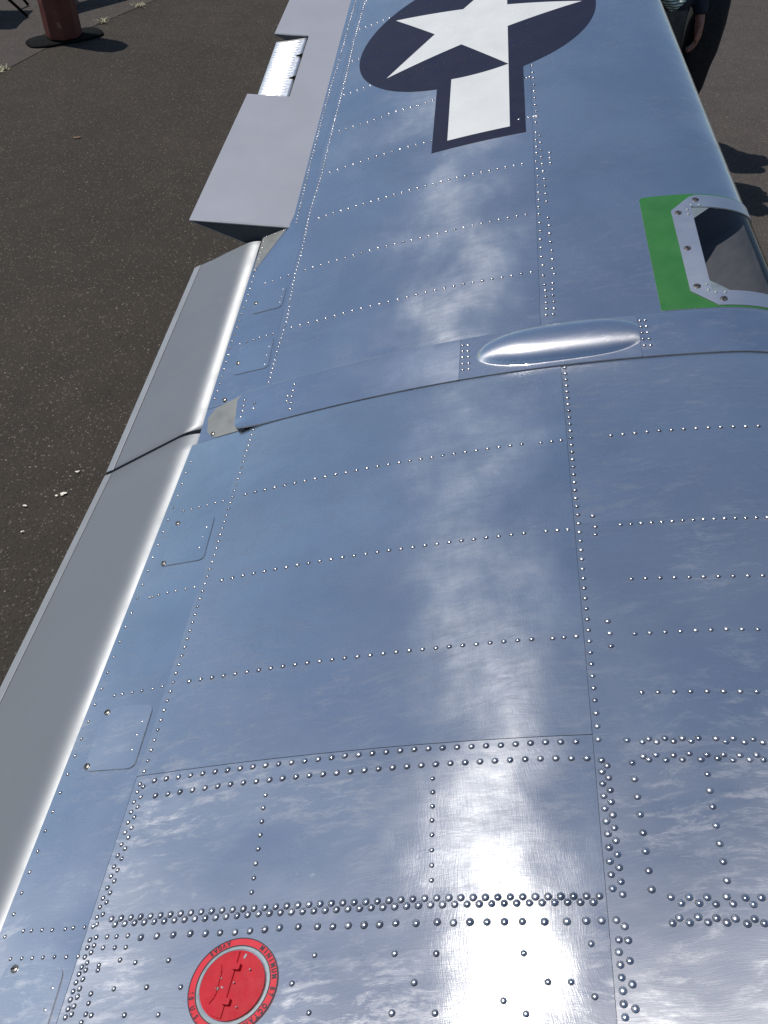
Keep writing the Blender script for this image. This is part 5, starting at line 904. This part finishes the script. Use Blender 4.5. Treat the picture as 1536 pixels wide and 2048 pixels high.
# ------------------------------------------------------------------ rivets
RV = DATA_R
def dome(n=10):
    V, F = [], []
    for r, z in ((1.13, 0), (.92, .26), (.64, .50), (.28, .60)): V += [(r*math.cos(2*math.pi*k/n), r*math.sin(2*math.pi*k/n), z) for k in range(n)]
    for j in range(3):
        for k in range(n): F.append((j*n+k, j*n+(k+1) % n, (j+1)*n+(k+1) % n, (j+1)*n+k))
    F.append(tuple(3*n+k for k in range(n))); return np.array(V), F
DV, DF = dome()
rme = bpy.data.meshes.new('rivet'); rme.from_pydata([tuple(v) for v in DV], [], DF); rme.materials.append(M['rivet']); rme.materials.append(M['darkmetal'])
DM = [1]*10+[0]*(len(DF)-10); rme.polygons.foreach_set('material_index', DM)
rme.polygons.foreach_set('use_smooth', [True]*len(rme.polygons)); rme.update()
items = []
for v, s, r, k in RV:
    # surface the rivet sits on
    if k == 1: off = jt
    elif JL-.002 < s < JU+.001 and v > -.49: continue
    elif VA < v < VB and .7195 < s < JL: off = .0007
    else: off = .0002
    pm = 0
    if s > 2.7:
        x, y = vs2star(v, s); p = np.array([(x, y)])
        if inside(p, PB)[0]:
            off = .0009; pm = 2
            if inside(p, PW)[0] or (-.191 < x < .309 and 1 < math.hypot(x, y) and abs(y) < 2): pm = 1; off = .0015
    w = v2w(v, s); c = Wd(w, s, off); n = Nrm(w, s); d = float(np.linalg.norm(c-np.array((0, 0, CAMZ))))
    q = Vector(c)-Vector((0, 0, CAMZ)); fz = (q.y-q.z)*.70711; fy = (-q.y-q.z)*.70711; inv = abs(q.x/fz*1836) < 768 and abs(fy/fz*1836) < 1024
    items.append(((r/d if inv else 0), v, s, r, k, pm, c, n))
items.sort(key=lambda t: -t[0])
def panel_of(v, s, k):
    if k == 1: return P['band_l'] if v < JA else (P['band_m'] if v < JB else P['band_r'])
    if s < JL:
        if v < VA: return P['aft_in']
        if v < VB: return P['main_lo'] if s < .7195 else P['main_hi']
        return P['fwd_lo'] if s < 1.128 else P['fwd_hi']
    return P['aft_out'] if v < VC else (P['main_out'] if v < .1795 else P['fwd_out'])
V, F, fm = [], [], []; cnt = 0
for sz, v, s, r, k, pm, c, n in items:
    z = Vector(n); R = z.to_track_quat('Z', 'Y').to_matrix()
    rr = r*random.uniform(.95, 1.05)*(1.0 if s < 1.59 else 1.18)*(1.05 if r < .0043 else 1); hh = rr*random.uniform(.92, 1.05)*(.35 if pm else 1.05)
    if cnt < 298 and pm == 0 and sz > 0:
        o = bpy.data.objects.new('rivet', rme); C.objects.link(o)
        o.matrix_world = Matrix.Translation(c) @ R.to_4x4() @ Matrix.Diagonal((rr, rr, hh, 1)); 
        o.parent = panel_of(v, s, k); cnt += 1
    else:
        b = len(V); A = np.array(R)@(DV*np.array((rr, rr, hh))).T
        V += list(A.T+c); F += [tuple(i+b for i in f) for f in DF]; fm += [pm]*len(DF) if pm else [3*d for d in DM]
o = mesh('rivets', V, F, [M['rivet'], M['white'], M['blue'], M['darkmetal']], wing, True, fm); o['kind'] = 'stuff'

# ------------------------------------------------------------------ bollard with a flat black slab at its base
M['bollard'] = None
def bollard_mat():
    m, t, b = newmat('chipped_red_paint'); p = pos(t)
    n = noise(t, mapped(t, p, (9, 9, 5)), 1, 5, .65)
    col = mixc(t, rng_(t, noise(t, p, 5, 4), .35, .65, 0, 1), (.085, .016, .012), (.12, .030, .018))
    col = mixc(t, rng_(t, n, .60, .66, 0, 1), col, (.20, .10, .06))
    lk(t, col, b.inputs['Base Color']); b.inputs['Roughness'].default_value = .6; lk(t, bump(t, n, .3, .004), b.inputs['Normal']); return m
M['bollard'] = bollard_mat()
BX, BY = -2.735, 8.44
bol = empty('bollard', (BX, BY, 0)); tag(bol, 'dark red chipped bollard standing on a flat black slab on the pavement seam', 'bollard')
bm = bmesh.new(); rings = []
for z, r in ((.035, .150), (.06, .152), (1.02, .148), (1.07, .140), (1.11, .10), (1.125, .0)):
    rings.append([bm.verts.new((BX+r*math.cos(math.pi/4*k+.25), BY+r*math.sin(math.pi/4*k+.25), z)) for k in range(8)] if r else [bm.verts.new((BX, BY, z))])
for i in range(4):
    for k in range(8): bm.faces.new((rings[i][k], rings[i][(k+1) % 8], rings[i+1][(k+1) % 8], rings[i+1][k]))
for k in range(8): bm.faces.new((rings[4][k], rings[4][(k+1) % 8], rings[5][0]))
bm.faces.new(rings[0][::-1]); bobj('post', bm, M['bollard'], bol, False)
bm = bmesh.new(); rg = []
sq_ = lambda c: math.copysign(abs(c)**.6, c)
for z, q in ((.004, 1), (.016, .99), (.022, .95)):
    rg.append([bm.verts.new((BX+q*(.33*sq_(math.cos(t))*.84-.15*sq_(math.sin(t))*.54), BY+q*(.33*sq_(math.cos(t))*.54+.15*sq_(math.sin(t))*.84), z)) for t in np.linspace(0, 2*math.pi, 28, endpoint=False)])
for i in range(2):
    for k in range(28): bm.faces.new((rg[i][k], rg[i][(k+1) % 28], rg[i+1][(k+1) % 28], rg[i+1][k]))
bm.faces.new(rg[2]); bm.faces.new(rg[0][::-1]); bobj('base_slab', bm, M['black'], bol)

# ------------------------------------------------------------------ unseen plank seat added beyond the bollard to cast the shadow along the seam
M['timber'] = plain('grey_timber', (.16, .13, .10), .8, 0, .2, 12)
bd = Vector((.69, .724, 0)); bn = Vector((bd.y, -bd.x, 0)); b0 = Vector((-3.10, 9.23, 0))
ben = empty('shadow_bench', tuple(b0+bd*1.1)); tag(ben, 'unseen plank seat added behind the red bollard to cast a dark band along the pavement seam', 'shadow_bench')
def box_dir(name, c, l, w, z0, z1, mat, par):
    V = [c+bd*a*l/2+bn*b*w/2+Vector((0, 0, z)) for z in (z0, z1) for a, b in ((-1, -1), (1, -1), (1, 1), (-1, 1))]
    return mesh(name, V, [(3, 2, 1, 0), (4, 5, 6, 7), (0, 1, 5, 4), (1, 2, 6, 5), (2, 3, 7, 6), (3, 0, 4, 7)], mat, par, False)
for k in (-.07, .07): box_dir('plank', b0+bd*1.1+bn*k, 2.3, .125, .435, .47, M['timber'], ben)
for a in (.25, 1.95): box_dir('leg', b0+bd*a, .06, .20, 0, .435, M['timber'], ben)

# ------------------------------------------------------------------ black folding chair
ch = empty('folding_chair', (-3.62, 9.05, 0)); tag(ch, 'black folding chair with splayed thin legs left of the red bollard', 'chair')
M['chair'] = plain('black_chair_fabric', (.012, .012, .014), .8, 0, .2, 20)
def ctube(name, pts, r):
    bm = bmesh.new(); tube(bm, pts, r, 8); return bobj(name, bm, M['black'], ch)
cx, cy = -3.54, 9.02
for pts in ([(cx-.02, cy-.20, .46), (cx+.20, cy-.12, .22), (cx+.33, cy-.02, .012)], [(cx-.26, cy-.22, .46), (cx-.34, cy-.25, .012)], [(cx+.0, cy+.24, .46), (cx+.25, cy+.30, .012)], [(cx-.25, cy+.24, .85), (cx-.30, cy+.28, .012)], [(cx-.22, cy-.22, .85), (cx-.02, cy-.22, .46)]):
    ctube('leg', pts, .013)
def slabv(name, V8, mat, par): return mesh(name, V8, [(3, 2, 1, 0), (4, 5, 6, 7), (0, 1, 5, 4), (1, 2, 6, 5), (2, 3, 7, 6), (3, 0, 4, 7)], mat, par, False)
slabv('seat', [(cx+a, cy+b, z) for z in (.44, .47) for a, b in ((-.26, -.25), (.12, -.25), (.14, .25), (-.26, .25))], M['chair'], ch)
slabv('backrest', [(cx-.24+a, cy+b, z) for z in (.58, .86) for a, b in ((-.02, -.24), (.01, -.24), (.01, .25), (-.02, .25))], M['chair'], ch)
slabv('side_pouch', [(cx+a, cy-.255+b, z) for z in (.02, .44) for a, b in ((-.30, -.02), (.10, -.02), (.10, .01), (-.30, .01))], M['chair'], ch)

# ------------------------------------------------------------------ weeds in the seam, flecks on the asphalt
M['weed'] = plain('dry_grass', (.42, .40, .24), .8, 0, .25, 40)
for (x, y, lab, n, sz) in ((-2.51, 8.86, 'pale dry weed in the seam just right of the red bollard', 26, .075), (-2.27, 9.30, 'pale dry weed farther along the seam beside the dark shadow band', 22, .08), (-3.06, 7.70, 'yellowish weed tuft in the pavement seam at the left edge of the photo', 30, .07)):
    V, F = [], []
    for i in range(n):
        a = random.uniform(0, 6.28); l = sz*random.uniform(.4, 1.1); b = Vector((x+random.gauss(0, .025), y+random.gauss(0, .02), .002)); d = Vector((math.cos(a), math.sin(a), random.uniform(.25, 1.2))).normalized()
        q = Vector((-d.y, d.x, 0)).normalized()*.0035; k = len(V)
        V += [b-q, b+q, b+d*l*.6+q*.7, b+d*l*.6-q*.7, b+d*l-Vector((0, 0, l*.2))]; F += [(k, k+1, k+2, k+3), (k+3, k+2, k+4)]
    tag(mesh('weed', V, F, M['weed'], None, False), lab, 'weed', 'dry weeds growing in the pavement seam')
M['petal'] = plain('white_fleck', (.72, .68, .58), .7, 0, .1, 60)
M['leaf'] = plain('dead_leaf', (.14, .08, .045), .8, 0, .2, 60)
def fleck(name, x, y, lab, blobs, mat, cat, grp=None):
    V, F = [], []
    for dx, dy, r in blobs:
        n = 9; k = len(V); V.append((x+dx, y+dy, .010+r*.25))
        for i in range(n):
            rr = r*random.uniform(.55, 1.25); V.append((x+dx+rr*math.cos(6.283*i/n), y+dy+rr*.75*math.sin(6.283*i/n), .0065+random.uniform(0, .004)))
        F += [(k, k+1+i, k+1+(i+1) % n) for i in range(n)]
    return tag(mesh(name, V, F, mat, None, True), lab, cat, grp)
g_ = 'white petals lying on the asphalt beside the flap'
fleck('petal', -1.332, 2.94, 'white petal lying on the asphalt nearest the grey flap edge', [(0, 0, .008), (.007, .004, .005)], M['petal'], 'petal', g_)
fleck('petal', -1.362, 2.80, 'largest ragged white petal with a torn piece beside it', [(0, 0, .010), (.010, .005, .009), (-.022, -.008, .007), (.004, .008, .007)], M['petal'], 'petal', g_)
fleck('petal', -1.500, 2.73, 'small dull white petal left of the largest ragged petal', [(0, 0, .008), (-.006, .001, .005)], M['petal'], 'petal', g_)
fleck('petal', -1.470, 2.58, 'small bright white petal lowest on the asphalt of the four', [(0, 0, .007), (.005, .003, .004)], M['petal'], 'petal', g_)
fleck('dead_leaf', -2.16, 6.40, 'small brown dead leaf alone on the dark asphalt', [(0, 0, .022), (.018, .012, .016)], M['leaf'], 'leaf')

# ------------------------------------------------------------------ people standing beyond the front edge
def blob(name, chains, mat, parent, voxel, extra=()):
    """one continuous skin grown round tapered limbs"""
    bm = bmesh.new()
    for ch_ in chains:
        pts = [Vector(p) for p, r in ch_]; rs = [r for p, r in ch_]
        tube(bm, pts, rs, 12)
        for p, r in zip(pts, rs): ball(bm, p, r*1.0, seg=12)
    for c, r, sc in extra: ball(bm, c, r, sc, 14)
    o = bobj(name, bm, mat, parent)
    md = o.modifiers.new('remesh', 'REMESH'); md.mode = 'VOXEL'; md.voxel_size = voxel; md.use_smooth_shade = True
    sm = o.modifiers.new('smooth', 'SMOOTH'); sm.factor = .5; sm.iterations = 3
    return o
M['skin'] = plain('skin', (.30, .13, .09), .5, 0, .12, 30)
M['hair'] = plain('dark_hair', (.02, .014, .01), .6, 0, .3, 80)
M['eye'] = plain('eye_white', (.6, .58, .55), .3, 0, .05, 50)
M['jacket'] = plain('navy_jacket', (.012, .014, .026), .8, 0, .25, 25, .3, 18)
M['trousers'] = plain('charcoal_trousers', (.050, .047, .044), .85, 0, .2, 18, .35, 14)
M['shirt'] = plain('grey_shirt', (.09, .09, .10), .85, 0, .2, 18, .3, 14)
M['jeans'] = plain('dark_jeans', (.02, .026, .045), .85, 0, .2, 18, .3, 14)
M['shoe'] = plain('black_shoe', (.015, .014, .014), .5, 0, .2, 30)
def hand(wr, fw, side, curl=.35):
    """palm, four unequal bent fingers and a thumb; wr wrist, fw pointing direction, side towards the thumb"""
    fw = Vector(fw).normalized(); side = (Vector(side)-fw*Vector(side).dot(fw)).normalized(); nrm = fw.cross(side); w = Vector(wr); ch_ = []
    ch_.append([(w, .027), (w+fw*.035, .026), (w+fw*.085, .020)])
    for k, (o_, l) in enumerate(((.030, .072), (.010, .082), (-.010, .076), (-.029, .060))):
        b = w+fw*.040+side*o_*.75; kn = w+fw*.092+side*o_; bend = nrm*(.018+curl*.05)
        ch_.append([(b, .014), (kn, .0115), (kn+fw*l*.45+bend*.35, .0098), (kn+fw*l*.75+bend*.9, .0088), (kn+fw*l*.88+bend*1.5, .0075)])
    ch_.append([(w+fw*.015+side*.018, .016), (w+fw*.045+side*.047, .0135), (w+fw*.078+side*.056+nrm*.012, .0115), (w+fw*.102+side*.053+nrm*.022, .0095)])
    return ch_
def person(x, y, yaw, lab, jm, tm, s=1., lean=0.):
    """facing -y when yaw = 0"""
    r = empty('person', (x, y, 0)); tag(r, lab, 'person', 'people standing beyond the front edge of the wing')
    cy_, sy_ = math.cos(yaw), math.sin(yaw)
    def T(px, py, pz): return Vector((x+s*(px*cy_-py*sy_), y+s*(px*sy_+py*cy_), s*pz))
    def D(px, py, pz): return Vector((px*cy_-py*sy_, px*sy_+py*cy_, pz))
    hip, sh = .095, .185
    hands = []
    arms, legs = [], []
    for sg in (-1, 1):
        S0, El, Wr = T(sg*sh, .01, 1.43), T(sg*.245, .035, 1.13), T(sg*.235, -.075, .885)
        arms.append([(S0, .052), (El, .040), (Wr, .027)]); hands += hand(Wr, D(-sg*.12, -.30, -1), D(-sg*.55, -1, .1))
        legs.append((sg, T(sg*hip, 0, .92), T(sg*(hip+.015), -.02, .49), T(sg*(hip+.02), .02, .09)))
    body_ch = [[(T(0, .01, 1.44), .055), (T(0, 0, 1.53), .052), (T(0, -.01, 1.60), .055)]]+arms+hands
    body_ch += [[(T(0, 0, 1.0), .12), (T(0, 0, 1.2), .115), (T(0, .01, 1.40), .12)]]
    for sg, h_, k_, a_ in legs: body_ch.append([(h_, .078), (k_, .050), (a_, .036)])
    ex = [(T(0, -.012, 1.645), .098*s, (.80, .95, 1.18)), (T(0, -.100, 1.628), .020*s, (.8, 1, 1.3)), (T(0, -.075, 1.575), .040*s, (1, .8, .8)),
          (T(-.082, 0, 1.64), .024*s, (.45, .8, 1.2)), (T(.082, 0, 1.64), .024*s, (.45, .8, 1.2))]
    blob('body', body_ch, M['skin'], r, .0075, ex)
    for sg in (-1, 1):
        bm = bmesh.new(); ball(bm, T(sg*.032, -.092, 1.655), .013*s, seg=10); bobj('eye', bm, M['eye'], r)
    bm = bmesh.new(); tube(bm, [T(-.024, -.098, 1.582), T(0, -.107, 1.580), T(.024, -.098, 1.582)], [.004, .007, .004], 8); bobj('mouth', bm, M['skin'], r)
    blob('hair', [[(T(0, .035, 1.70), .080), (T(0, .05, 1.64), .075)]], M['hair'], r, .012, [(T(0, .005, 1.70), .090, (.92, 1.0, .75))])
    jac = [[(T(sg*sh, .01, 1.43), .066), (T(sg*.246, .035, 1.13), .056), (T(sg*.238, -.055, .935), .046)] for sg in (-1, 1)]
    jac += [[(T(-.1, 0, .985), .105), (T(-.085, 0, 1.15), .105), (T(-.11, .01, 1.38), .09)], [(T(.1, 0, .985), .105), (T(.085, 0, 1.15), .105), (T(.11, .01, 1.38), .09)], [(T(0, 0, .985), .12), (T(0, 0, 1.2), .13), (T(0, .01, 1.40), .11)]]
    blob('jacket', jac, jm, r, .013)
    tr = [[(T(0, .01, .93), .13), (T(0, .01, .86), .125)]]
    for sg, h_, k_, a_ in legs: tr.append([(h_, .100), ((h_+k_)/2, .088), (k_, .070), (a_, .062)])
    blob('trousers', tr, tm, r, .013)
    for sg, h_, k_, a_ in legs:
        bm = bmesh.new(); 
        ball(bm, a_+D(0, -.02, 0)*s-Vector((0, 0, .040)), .058, (.80, 1.3, .85)); ball(bm, a_+D(0, -.13, 0)*s-Vector((0, 0, .055)), .045, (1, 1.5, .75))
        for v in bm.verts: v.co.z = max(v.co.z, .004)
        bobj('shoe', bm, M['shoe'], r)
    return r
p1 = person(PX1, PY1, .35, 'person in navy jacket and charcoal trousers whose hand hangs just past the wing edge', M['jacket'], M['trousers'], 1.1)
p2 = person(1.80, 6.35, 1.95, 'unseen person added behind the wing to cast a broad shadow on the right pavement', M['shirt'], M['jeans'], 1.02)  # second figure out of view, added to cast the ground shadow
# striped cloth at the jacket hem
def stripes():
    m, t, b = newmat('striped_cloth'); w = nd(t, 'ShaderNodeTexWave'); w.inputs['Scale'].default_value = 22; w.inputs['Distortion'].default_value = 1.5; w.bands_direction = 'Z'
    lk(t, pos(t), w.inputs['Vector']); lk(t, mixc(t, rng_(t, w.outputs['Fac'], .35, .6, 0, 1), (.07, .12, .10), (.55, .62, .55)), b.inputs['Base Color']); b.inputs['Roughness'].default_value = .9; return m
M['cloth'] = stripes()
bm = bmesh.new(); q0 = Vector(CLOTH)
for k in range(3):
    o_ = Vector((.018*(k-1), -.012*(k % 2), 0)); tube(bm, [q0+o_+Vector((-.05, 0, .24)), q0+o_+Vector((-.03, -.01, .14)), q0+o_+Vector((0, -.015, .05)), q0+o_+Vector((.045, -.01, .008+.012*k)), q0+o_+Vector((.075, 0, .022+.014*k))], [.016, .020, .021, .018, .010], 9)
tag(bobj('cloth', bm, M['cloth'], None), 'white and green striped cloth hanging beside the navy jacket', 'cloth')

# black shoulder bag hanging at the side of the near person
bg = empty('shoulder_bag', (BAGX, BAGY, .55)); tag(bg, 'black soft shoulder bag hanging behind the bare hand of the nearer person', 'bag')
M['bag'] = plain('black_bag_cloth', (.009, .009, .010), .85, 0, .3, 30, .4, 20)
sg_ = lambda c: math.copysign(abs(c)**.55, c)
bm = bmesh.new(); rg = []
for z, a, b in ((.50, .03, .03), (.515, .055, .05), (.60, .075, .06), (.72, .088, .07), (.80, .108, .07), (.95, .105, .07), (1.08, .095, .06), (1.12, .05, .04)):
    rg.append([bm.verts.new((BAGX+a*sg_(math.cos(t))+.05*(z-.8)+.006*math.sin(5*t+9*z), BAGY+b*sg_(math.sin(t)), z+.012*math.sin(3*t))) for t in np.linspace(0, 2*math.pi, 18, endpoint=False)])
for i in range(len(rg)-1):
    for k in range(18): bm.faces.new((rg[i][k], rg[i][(k+1) % 18], rg[i+1][(k+1) % 18], rg[i+1][k]))
bm.faces.new(rg[0][::-1]); bm.faces.new(rg[-1]); bobj('bag_body', bm, M['bag'], bg)
bm = bmesh.new(); tube(bm, [(BAGX-.06, BAGY, 1.10), (BAGX-.10, BAGY-.02, 1.35), (BAGX-.14, BAGY-.04, 1.62), (BAGX-.10, BAGY+.06, 1.60), (BAGX+.02, BAGY+.05, 1.10)], .014, 8); bobj('strap', bm, M['bag'], bg)
